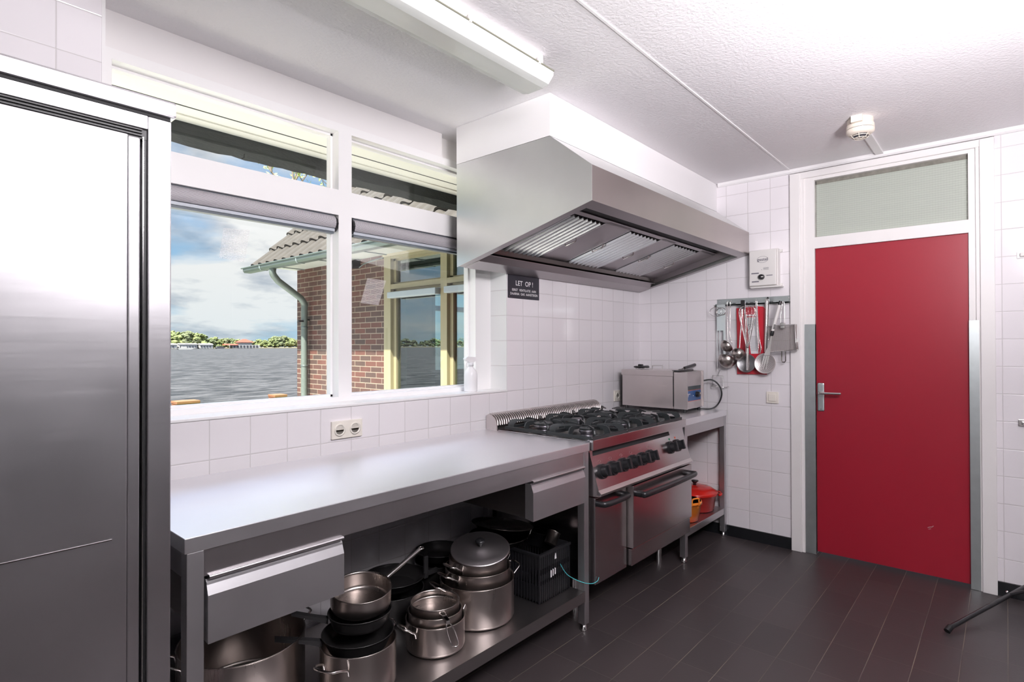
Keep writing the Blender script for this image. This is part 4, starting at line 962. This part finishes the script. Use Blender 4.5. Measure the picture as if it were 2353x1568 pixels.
part('plate', M().box(-.040, -.036, -.652, -.716, 1.50, 1.690).box(-.040, -.036, -.700, -.716, 1.30, 1.50).box(-.039, -.037, -.652, -.657, 1.205, 1.50).box(-.039, -.037, -.672, -.677, 1.32, 1.50), m_chr, t)
part('wire_loop', M().tube([(-.06, -.650-.042*math.cos(a)*1.0, 1.638+.032*math.sin(a)) for a in [2*math.pi*k/20 for k in range(20)]], .0022, 6, closed=True).tube([(-.045, -.685-.033*math.cos(a), 1.640+.028*math.sin(a)) for a in [2*math.pi*k/20 for k in range(20)]], .0022, 6, closed=True), m_chr, t)
t = thing('wire_holder', 'small bent wire holder on the tiles beside the fryer cord', 'holder', (-.02, -.66, 1.08))
wh = M().tube([(-.045, -.622, 1.090), (-.045, -.622, 1.170), (-.045, -.698, 1.168), (-.045, -.698, 1.095), (-.045, -.712, 1.086)], .0024, 6)
wh.tube([(-.004, -.600, 1.096), (-.030, -.604, 1.088), (-.050, -.622, 1.088), (-.052, -.700, 1.086), (-.030, -.718, 1.087), (-.004, -.724, 1.090)], .0024, 6)
wh.tube([(-.004, -.660, 1.210), (-.045, -.660, 1.169)], .002, 6)
part('wire', wh, m_chr, t)

# ================================================================ CEILING THINGS
t = thing('ceiling_light', 'long fluorescent ceiling light with clear ribbed cover above the worktop', 'ceiling light', (-2.95, -.75, ZC))
LX0, LX1, LYc = -3.62, -2.325, -.745
part('housing', M().prism([(LYc-.080, ZC), (LYc-.080, ZC-.052), (LYc-.076, ZC-.060), (LYc+.076, ZC-.060), (LYc+.080, ZC-.052), (LYc+.080, ZC)], LX0, LX1, 'x'), m_white, t)
pf = [(LYc-.098, ZC-.050), (LYc-.096, ZC-.070), (LYc-.070, ZC-.098), (LYc-.040, ZC-.106), (LYc+.040, ZC-.106), (LYc+.070, ZC-.098), (LYc+.096, ZC-.070), (LYc+.098, ZC-.050)]
part('cover', M().strip(pf, LX0-.02, LX1+.05, 'x', .002).prism(pf, LX1+.047, LX1+.05, 'x'), m_cover, t)
part('tube_lamp', M().cyl((LX0+.05, LYc-.035, ZC-.078), (LX1-.02, LYc-.035, ZC-.078), .013).cyl((LX0+.05, LYc+.035, ZC-.078), (LX1-.02, LYc+.035, ZC-.078), .013), m_wpl, t)
part('rim_seal', M().box(LX0-.02, LX1+.05, LYc-.101, LYc-.096, ZC-.054, ZC-.049).box(LX0-.02, LX1+.05, LYc+.096, LYc+.101, ZC-.054, ZC-.049), mat('olive_seal', (.20, .20, .15), .5), t)
for x in (-2.765, -2.375, -3.2):
    part('clip', M().tube(smooth_path([(x, LYc-.082, ZC-.030), (x, LYc-.094, ZC-.026), (x, LYc-.103, ZC-.038), (x, LYc-.101, ZC-.058)], 3), .007, 8, flat=.35), m_cpl, t)
t = thing('smoke_detector', 'round cream smoke detector on the ceiling in front of the door', 'smoke detector', (-.69, -1.672, ZC))
c = (-.69, -1.678, 0)
part('base', M().lathe([(.060, ZC), (.060, ZC-.030), (.0, ZC-.030)], c, 36).box(-.69-.085, -.69-.05, -1.65, -1.70, ZC-.034, ZC), m_sensor, t)
part('shell', M().lathe([(.064, ZC-.030), (.066, ZC-.052), (0, ZC-.052)], c, 36), m_sensor, t)
part('seam', M().lathe([(.063, ZC-.052), (.063, ZC-.055), (0, ZC-.055)], c, 36), m_ink, t)
part('cap', M().lathe([(.066, ZC-.055), (.065, ZC-.070), (.050, ZC-.082), (0, ZC-.082)], c, 36), m_sensor, t)
part('chamber', M().lathe([(.038, ZC-.080), (.034, ZC-.094), (0, ZC-.096)], c, 24), m_ink, t)
gr = M()
for k in range(6):
    a = R(60*k); gr.tube([(c[0]+.046*math.cos(a), c[1]+.046*math.sin(a), ZC-.081), (c[0]+.034*math.cos(a), c[1]+.034*math.sin(a), ZC-.097), (c[0], c[1], ZC-.101)], .002, 6)
for rr, z in ((.041, .089), (.028, .099)): gr.tube([(c[0]+rr*math.cos(R(a)), c[1]+rr*math.sin(R(a)), ZC-z) for a in range(0, 360, 15)], .002, 6, closed=True)
part('grille', gr, m_sensor, t)
solo('cable_duct', M().box(-.64, -.024, -1.648, -1.692, ZC-.014, ZC-.0005, b=.003), m_white, 'white cable duct on the ceiling from smoke detector to door wall', 'cable duct')

# light stand leg reaching in from the right
t = thing('light_stand', 'black tripod stand leg on the floor at the lower right edge', 'tripod', (-.22, -2.62, 0))
part('leg', M().cyl((-.700, -2.035, .022), (-.180, -2.262, .075), .011, seg=12).cyl((-.180, -2.262, .075), (.0-.05, -2.32, .090), .011, seg=12), m_blk, t)
part('foot', M().cyl((-.715, -2.028, .010), (-.690, -2.040, .026), .014, seg=12), m_rub, t)
part('brace', M().cyl((-.190, -2.257, .075), (-.20, -2.70, .35), .008, seg=10), m_blk, t)
part('pole', M().cyl((-.05, -2.32, .090), (-.20, -2.74, .12), .011, seg=12).cyl((-.20, -2.74, .05), (-.20, -2.74, 1.6), .014, seg=12), m_blk, t)
part('rivet', M().cyl((-.195, -2.245, .086), (-.19, -2.250, .092), .006, seg=10), m_chr, t)

# ================================================================ OUTSIDE
# eaves over the kitchen window
t = thing('roof_eave', 'cream boarded eave with dark gutter above the window outside', 'eave', (-2.6, .5, 2.45))
ev = M().box(-6.2, 2.0, .35, .675, 2.468, 2.49).box(-6.2, 2.0, .600, .675, 2.462, 2.470)
part('soffit_board', ev, m_cream, t)
part('groove', M().box(-6.2, 2.0, .492, .500, 2.4665, 2.469).box(-6.2, 2.0, .352, .356, 2.4665, 2.469), m_beam, t)
gt = M(); rnd = random.Random(5); n = 120; xs = [-6.2+8.2*i/n for i in range(n+1)]
prv = None
for i, x in enumerate(xs):
    j = rnd.uniform(-.004, .004)
    row = [(x, .676, 2.49), (x, .676, 2.462), (x, .70, 2.405+j), (x, .76, 2.378+rnd.uniform(-.004, .004)), (x, .80, 2.40), (x, .82, 2.60), (x, .676, 2.60)]
    o = len(gt.v); gt.v += [Vector(p) for p in row]
    if i:
        for k in range(7): gt.f.append((o-7+k, o-7+(k+1) % 7, o+(k+1) % 7, o+k)); gt.sm.append(False)
part('gutter', gt, m_beam, t)
part('nail', M().tube([(-2.87, .72, 2.395), (-2.872, .72, 2.375), (-2.885, .72, 2.368)], .0025, 5), m_rub, t)
struct('wall_outside', M().box(-6.2, -.42, .352, .37, -.2, 1.10).box(WX1, -.42, .352, .37, 1.1, 2.46), m_brick)

# the brick wing
B = thing('brick_wing', 'brick wing of the building seen through the right window pane', 'building', (1.5, 2.6, 0))
WXa, WY1 = -.42, 4.815
ww = M()
ww.box(WXa, WXa+.22, 2.885, WY1, -.2, 2.42).box(WXa, WXa+.22, .372, 2.885, -.2, .74).box(WXa, WXa+.22, .372, .60, .74, 2.42)
ww.box(WXa+.22, 1.79, WY1-.22, WY1, -.2, 2.6).box(2.95, 4.0, WY1-.22, WY1, -.2, 2.6).box(1.79, 2.95, WY1-.22, WY1, -.2, .95).box(1.79, 2.95, WY1-.22, WY1, 2.30, 2.6)
ww.box(3.8, 4.0, .372, WY1, -.2, 2.6)
part('brick_wall', ww, m_brick, B)
part('inner_wall', M().box(WXa+.225, WXa+.235, 2.80, WY1-.23, .1, 2.55).box(WXa+.23, 1.78, WY1-.235, WY1-.225, .1, 2.55).box(3.77, 3.79, .4, WY1-.23, .1, 2.55).box(WXa+.2, 3.8, .372, .40, .1, 2.55), mat('inner_paint', (.45, .42, .42), .8), B)
part('inner_floor', M().box(WXa+.22, 3.8, .38, WY1-.22, .05, .12), vary(mat('wood_floor', (.30, .13, .07), .5), 3, .2), B)
part('inner_ceiling', M().box(WXa+.05, 3.8, .38, WY1-.22, 2.55, 2.6), mat('inner_ceiling_paint', (.35, .33, .33), .8), B)
# front window of the wing (facing the kitchen window)
Yw = [2.885, 1.905, .95]
wfm = M()
wfm.box(WXa-.012, WXa+.10, 2.765, 2.885, .74, 2.42).box(WXa-.012, WXa+.10, 1.858, 1.952, .74, 2.42).box(WXa-.012, WXa+.10, .90, 1.0, .74, 2.42)
wfm.box(WXa-.010, WXa+.10, .60, 2.885, 2.340, 2.42).box(WXa-.010, WXa+.10, .60, 2.885, 2.008, 2.060).box(WXa-.03, WXa+.10, .60, 2.885, .70, .78)
for ya, yb in ((2.765, 1.952), (1.858, 1.0)):
    for za, zb in ((.78, 2.008), (2.06, 2.34)):
        wfm.box(WXa+.03, WXa+.08, ya-.045, ya, za, zb).box(WXa+.03, WXa+.08, yb, yb+.012, za, zb).box(WXa+.03, WXa+.08, yb, ya, za, za+.02).box(WXa+.03, WXa+.08, yb, ya, zb-.02, zb)
wv = part('window_frame', wfm, m_wfr, B)
for ya, yb in ((2.765, 1.952), (1.858, 1.0)):
    for za, zb in ((.78, 2.008), (2.06, 2.34)):
        part('pane', M().box(WXa+.055, WXa+.059, yb, ya, za, zb), m_wglass, wv)
    part('awning_box', M().box(WXa-.075, WXa+.00, yb+.01, ya-.02, 1.905, 1.970, b=.008), m_wgrey, B)
part('window_lintel', M().box(WXa-.02, WXa+.02, .6, 2.9, 2.37, 2.44), mat('lintel_board', (.42, .38, .28), .6), B)
ew = M().box(1.79, 1.83, WY1-.16, WY1-.06, .95, 2.30).box(2.91, 2.95, WY1-.16, WY1-.06, .95, 2.30).box(1.79, 2.95, WY1-.16, WY1-.06, .95, 1.0).box(1.79, 2.95, WY1-.16, WY1-.06, 2.26, 2.30).box(1.79, 2.95, WY1-.16, WY1-.06, 1.96, 2.04).box(2.58, 2.70, WY1-.16, WY1-.06, .95, 2.3)
part('far_window_frame', ew, mat('dark_frame', (.25, .24, .24), .5), B)
# tiled roof
ex0, ez0, ey0, ey1 = -.90, 2.405, -.6, 5.02
sl = R(45); run = 3.2
def rp(s, y, h=0): return (ex0+s*math.cos(sl)-h*math.sin(sl), y, ez0+s*math.sin(sl)+h*math.cos(sl))
rf = M(); tw, tl = .205, .335; ncol = int((ey1-ey0)/tw); nrow = 9; prof_ = []
SEG = 8
for r_ in range(nrow):
    for c_ in range(ncol):
        y0 = ey1-(c_+1)*tw; vs = []
        for j, (s_, dh) in enumerate(((r_*tl-.02, .036), (r_*tl+tl+.02, .004))):
            for k in range(SEG+1):
                u_ = k/SEG; hh = .030*math.sin(math.pi*min(1, u_/.62))**.8 if u_ < .62 else -.010*math.sin(math.pi*(u_-.62)/.38)
                vs.append(rp(s_, y0+tw-u_*(tw+.004), dh+hh))
        n0 = SEG+1; fs = [(k, k+1, n0+k+1, n0+k) for k in range(SEG)]
        for k in range(SEG+1):
            p = vs[k]; vs.append((p[0]+.022*math.sin(sl), p[1], p[2]-.022*math.cos(sl)))
        fs += [(k+1, k, 2*n0+k, 2*n0+k+1) for k in range(SEG)]
        rf.add(vs, fs)
part('roof_tiles', rf, m_rtile, B)
part('roof_deck', M().add([rp(0, ey0, -.06), rp(run, ey0, -.06), rp(run, ey1-.08, -.06), rp(0, ey1-.08, -.06), rp(0, ey0, -.02), rp(run, ey0, -.02), rp(run, ey1-.06, -.02), rp(0, ey1-.06, -.02)], [(0, 1, 2, 3), (4, 7, 6, 5), (0, 4, 5, 1), (1, 5, 6, 2), (2, 6, 7, 3), (3, 7, 4, 0)]), m_beam, B)
part('eave_boards', M().box(ex0+.04, WXa+.02, ey0, WY1+.02, 2.395, 2.415), mat('eave_paint', (.40, .42, .40), .6), B)
gu = [(-.052, 0), (-.060, .006), (-.056, -.030), (-.040, -.052), (.040, -.052), (.052, -.030), (.054, .012)]
gm = M().strip([(ex0-.05+a, 2.385+b) for a, b in gu], ey0, 5.10, 'y', .003).prism([(ex0-.05+a, 2.385+b) for a, b in gu], 5.097, 5.10, 'y').tube([(ex0-.11, ey0, 2.392), (ex0-.11, 5.14, 2.392)], .009, 8)
gtr = part('rain_gutter', gm, m_zinc, B)
for y in (4.62, 3.72, 2.82): part('bracket', M().strip([(ex0-.05+a*1.06, 2.383+b*1.06) for a, b in gu], y, y+.022, 'y', .004).box(ex0, WXa, y, y+.02, 2.385, 2.392), mat('bracket_zinc', (.20, .24, .24), .5), gtr)
dp = M().tube(smooth_path([(ex0-.04, 4.42, 2.34), (ex0-.04, 4.42, 2.27), (ex0+.03, 4.43, 2.19)], 4)+smooth_path([(WXa-.12, 4.49, 2.00), (WXa-.07, 4.50, 1.93), (WXa-.07, 4.50, 1.85)], 4)+[(WXa-.07, 4.50, -.2)], .040, 14)
dpo = part('downpipe', dp, m_zpipe, B)
for z in (1.62, 1.13): part('pipe_clamp', M().lathe([(.042, 0), (.045, .004), (.045, .016), (.042, .02)], (WXa-.07, 4.50, z), 16), m_zinc, dpo)
part('pipe_bracket', M().box(WXa-.16, WXa-.10, 4.46, 4.49, 1.70, 1.72).box(WXa-.10, WXa, 4.49, 4.51, 1.72, 1.74).tube([(WXa-.12, 4.54, 1.75), (WXa-.10, 4.62, 1.70)], .006, 6), m_rub, dpo)
part('wall_lamp', M().cyl((WXa-.01, 3.40, 2.345), (WXa-.10, 3.40, 2.325), .055, .045, seg=16), m_rub, B)
part('wall_cable', M().tube(smooth_path([(WXa-.01, 3.36, 2.30), (WXa-.01, 3.25, 2.335), (WXa-.01, 3.0, 2.36), (WXa-.01, 2.9, 2.365)], 3), .007, 6), m_zinc, B)
# ground and water
struct('unseen_terrace', M().box(-14, 9, .37, 7.2, -.3, .19), vary(mat('bounce_paving', (.44, .43, .40), .8), 5, .15))  # unseen pale ground, put in to bounce daylight onto soffit and ceiling
setp(solo('lawn', M().box(-14, 9, 7.2, 8.62, -.3, .20), m_grass, 'strip of short grass beyond the window along the lakeside kerb', 'grass'), kind='stuff')
struct('trim_kerb', M().box(-14, 9, 8.62, 8.84, -.9, .335), m_kerb)
for x0, x1, z, lab in ((-.640, -.275, .428, 'low orange brick pier on the lakeside kerb, left one'), (1.105, 1.345, .425, 'low orange brick pier on the lakeside kerb, right one near the wing')):
    t = thing('brick_pier', lab, 'pier', ((x0+x1)/2, 8.72, .335), 'brick piers on the lakeside kerb')
    part('pier_base', M().box(x0, x1, 8.58, 8.86, .26, z-.052, b=.006), m_pier, t); part('pier_cap', M().box(x0-.008, x1+.010, 8.57, 8.87, z-.050, z, b=.008), m_pier, t)
lk = M().add([(-900, 8.84, -.6), (900, 8.84, -.6), (900, 470, -.6), (-900, 470, -.6)], [(0, 1, 2, 3)])
setp(solo('lake', lk, m_water, 'grey rippled lake water reaching to the far bank', 'lake'), kind='stuff')
solo('far_bank', M().box(-900, 900, 454.2, 520, -1.2, .15), vary(mat('reed_bank', (.30, .26, .16), .9), .1, .15), 'strip of pale reeds along the far bank of the lake', 'bank')

def blob_tree(seed, tall):
    rnd = random.Random(seed); mb = M()
    for k in range(44):
        a = rnd.uniform(0, 6.28); q = rnd.random()**.5; zc = rnd.uniform(.12, .92); wd = (1-.75*zc**2) if not tall else (1-.6*zc)
        cx, cy = .5*q*wd*math.cos(a), .5*q*wd*math.sin(a); rr = rnd.uniform(.08, .155)*(1.1-zc*.35)
        bm = bmesh.new(); bmesh.ops.create_icosphere(bm, subdivisions=2, radius=rr)
        for v in bm.verts: v.co += v.normal*noise.noise(v.co*24+Vector((seed, k, 0)))*rr*.8
        bm.verts.index_update()
        mb.add([Vector((cx, cy, zc))+v.co for v in bm.verts], [[v.index for v in f.verts] for f in bm.faces]); bm.free()
    mb.cyl((0, 0, -.05), (0, 0, .4), .03, seg=6)
    return mb
gm_ = [vary(mat('foliage_%d' % i, c_, .9), 3, .35) for i, c_ in enumerate([(.125, .15, .055), (.10, .125, .055), (.16, .17, .075), (.095, .11, .055)])]
tms = []
for i in range(4):
    me = mesh('tree', blob_tree(i+1, i == 2), gm_[i], Vector((0, 0, 0))); tms.append(me)
rnd = random.Random(11)
for k in range(62):
    x = (122+k*3.5 if k < 36 else (345+(k-36)*9 if k < 49 else -440+(k-49)*10))+rnd.uniform(-2, 2)
    u_ = .5+.5*math.sin(x*.055)+.3*math.sin(x*.17+1)
    hgt = 6.5+3.0*u_+rnd.uniform(-1, 1.2)
    if 141 < x < 166: hgt += 1.5
    i = rnd.randrange(4); o = bpy.data.objects.new('far_tree', tms[i]); C.objects.link(o)
    o.location = (x, 462+rnd.uniform(-3, 6), .1); s_ = hgt*rnd.uniform(1.1, 1.6); o.scale = (s_*1.15, s_, hgt); o.rotation_euler = (0, 0, rnd.uniform(0, 6))
    setp(o, 'green tree in the tree line on the far bank of the lake', 'tree', 'trees on the far bank')
# buildings on the far bank
t = thing('pavilion', 'white lakeside pavilion with red hipped roof on the far bank', 'building', (190, 451, 0))
part('ground_floor', M().box(180, 201, 447, 453, -.4, 2.2), mat('far_white', (.36, .355, .35), .7), t)
part('upper_floor', M().box(185.5, 195, 447.5, 453, 2.2, 4.4), MATS['far_white'], t)
part('roof', M().add([(184, 446.5, 4.2), (196.5, 446.5, 4.2), (196.5, 454, 4.2), (184, 454, 4.2), (189, 450, 6.8), (191.5, 450, 6.8)], [(0, 1, 5, 4), (1, 2, 5), (2, 3, 4, 5), (3, 0, 4), (3, 2, 1, 0)]), mat('far_red', (.30, .045, .022), .7), t)
part('lower_roof', M().prism([(446, 2.1), (449, 3.0), (452, 2.1)], 174, 184, 'x'), MATS['far_red'], t)
win = M()
for k in range(8): win.box(180.6+k*2.5, 182.1+k*2.5, 446.8, 447.1, .2, 1.7)
part('windows', win, m_ink, t)
for i, (x0, x1, z) in enumerate(((136, 141.5, 2.4), (143, 155, 2.6), (157, 166, 2.4))):
    t = thing('far_house', ['white cabin at the left end of the far bank row', 'longest white cabin in the far bank row', 'white cabin with a low gable nearest the dark boats'][i], 'building', ((x0+x1)/2, 450, -.4), 'white cabins on the far bank')
    part('wall', M().box(x0, x1, 448, 453, -.4, z), MATS['far_white'], t)
    part('roof', M().prism([(447.5, z), (450.5, z+.9), (453.5, z)], x0-.3, x1+.3, 'x'), mat('far_grey', (.42, .40, .38), .8), t)
    wq = M()
    for k in range(int((x1-x0)/2)): wq.box(x0+.6+k*2, x0+1.5+k*2, 447.8, 448.1, .5, 1.5)
    part('windows', wq, m_ink, t)
solo('moored_boat', M().prism([(-1, .1), (-.5, -.55), (4.5, -.55), (5.6, .5), (3, 1.1), (0, .9)], 444, 447, 'y', mx=Matrix.Translation((168, 0, 0))), m_ink, 'long dark moored boat on the far bank between cabins and pavilion', 'boat')
t = thing('motor_boat', 'small white motor boat on the lake near the left window edge', 'boat', (112, 345, -.6))
part('hull', M().prism([(108, .1), (109, -.7), (115, -.7), (117, .3)], 344, 346, 'y'), MATS['far_white'], t); part('cabin', M().box(110.5, 113, 344.3, 345.7, .1, 1.2), MATS['far_white'], t)

# tree behind the wing
t = thing('garden_tree', 'budding tree with thin branches rising behind the wing roof', 'tree', (5.0, 12.0, 0))
br = M(); lf = M(); rnd = random.Random(21)
def grow(p, d_, L, r, lvl):
    pts = [p]; q_ = Vector(p); dd_ = Vector(d_).normalized()
    for k in range(4):
        dd_ = (dd_+Vector((rnd.uniform(-.22, .22), rnd.uniform(-.22, .22), rnd.uniform(-.05, .18)))).normalized(); q_ = q_+dd_*L/4; pts.append(q_.copy())
    br.tube(pts, [r*(1-.13*k) for k in range(5)], 5)
    if lvl >= 3:
        for p_ in pts[1:]:
            for _ in range(5):
                c_ = p_+Vector([rnd.uniform(-.14, .14) for _ in range(3)]); a = Vector([rnd.uniform(-1, 1) for _ in range(3)]).normalized()*.055; b2 = a.orthogonal().normalized()*.03
                lf.add([c_-a, c_+b2, c_+a, c_-b2], [(0, 1, 2, 3)])
    if lvl < 4:
        for k in range(3 if lvl else 5):
            nd = (dd_+Vector((rnd.uniform(-.9, .9), rnd.uniform(-.9, .9), rnd.uniform(-.2, .5)))).normalized()
            grow(pts[rnd.choice([2, 3, 4])], nd, L*.66, r*.55, lvl+1)
grow(Vector((5.0, 12.0, 0)), (-.05, 0, 1), 3.6, .16, 0)
part('branches', br, vary(mat('bark', (.16, .13, .10), .9), 8, .3), t)
part('leaves', lf, mat('young_leaf', (.42, .50, .10), .7), t)
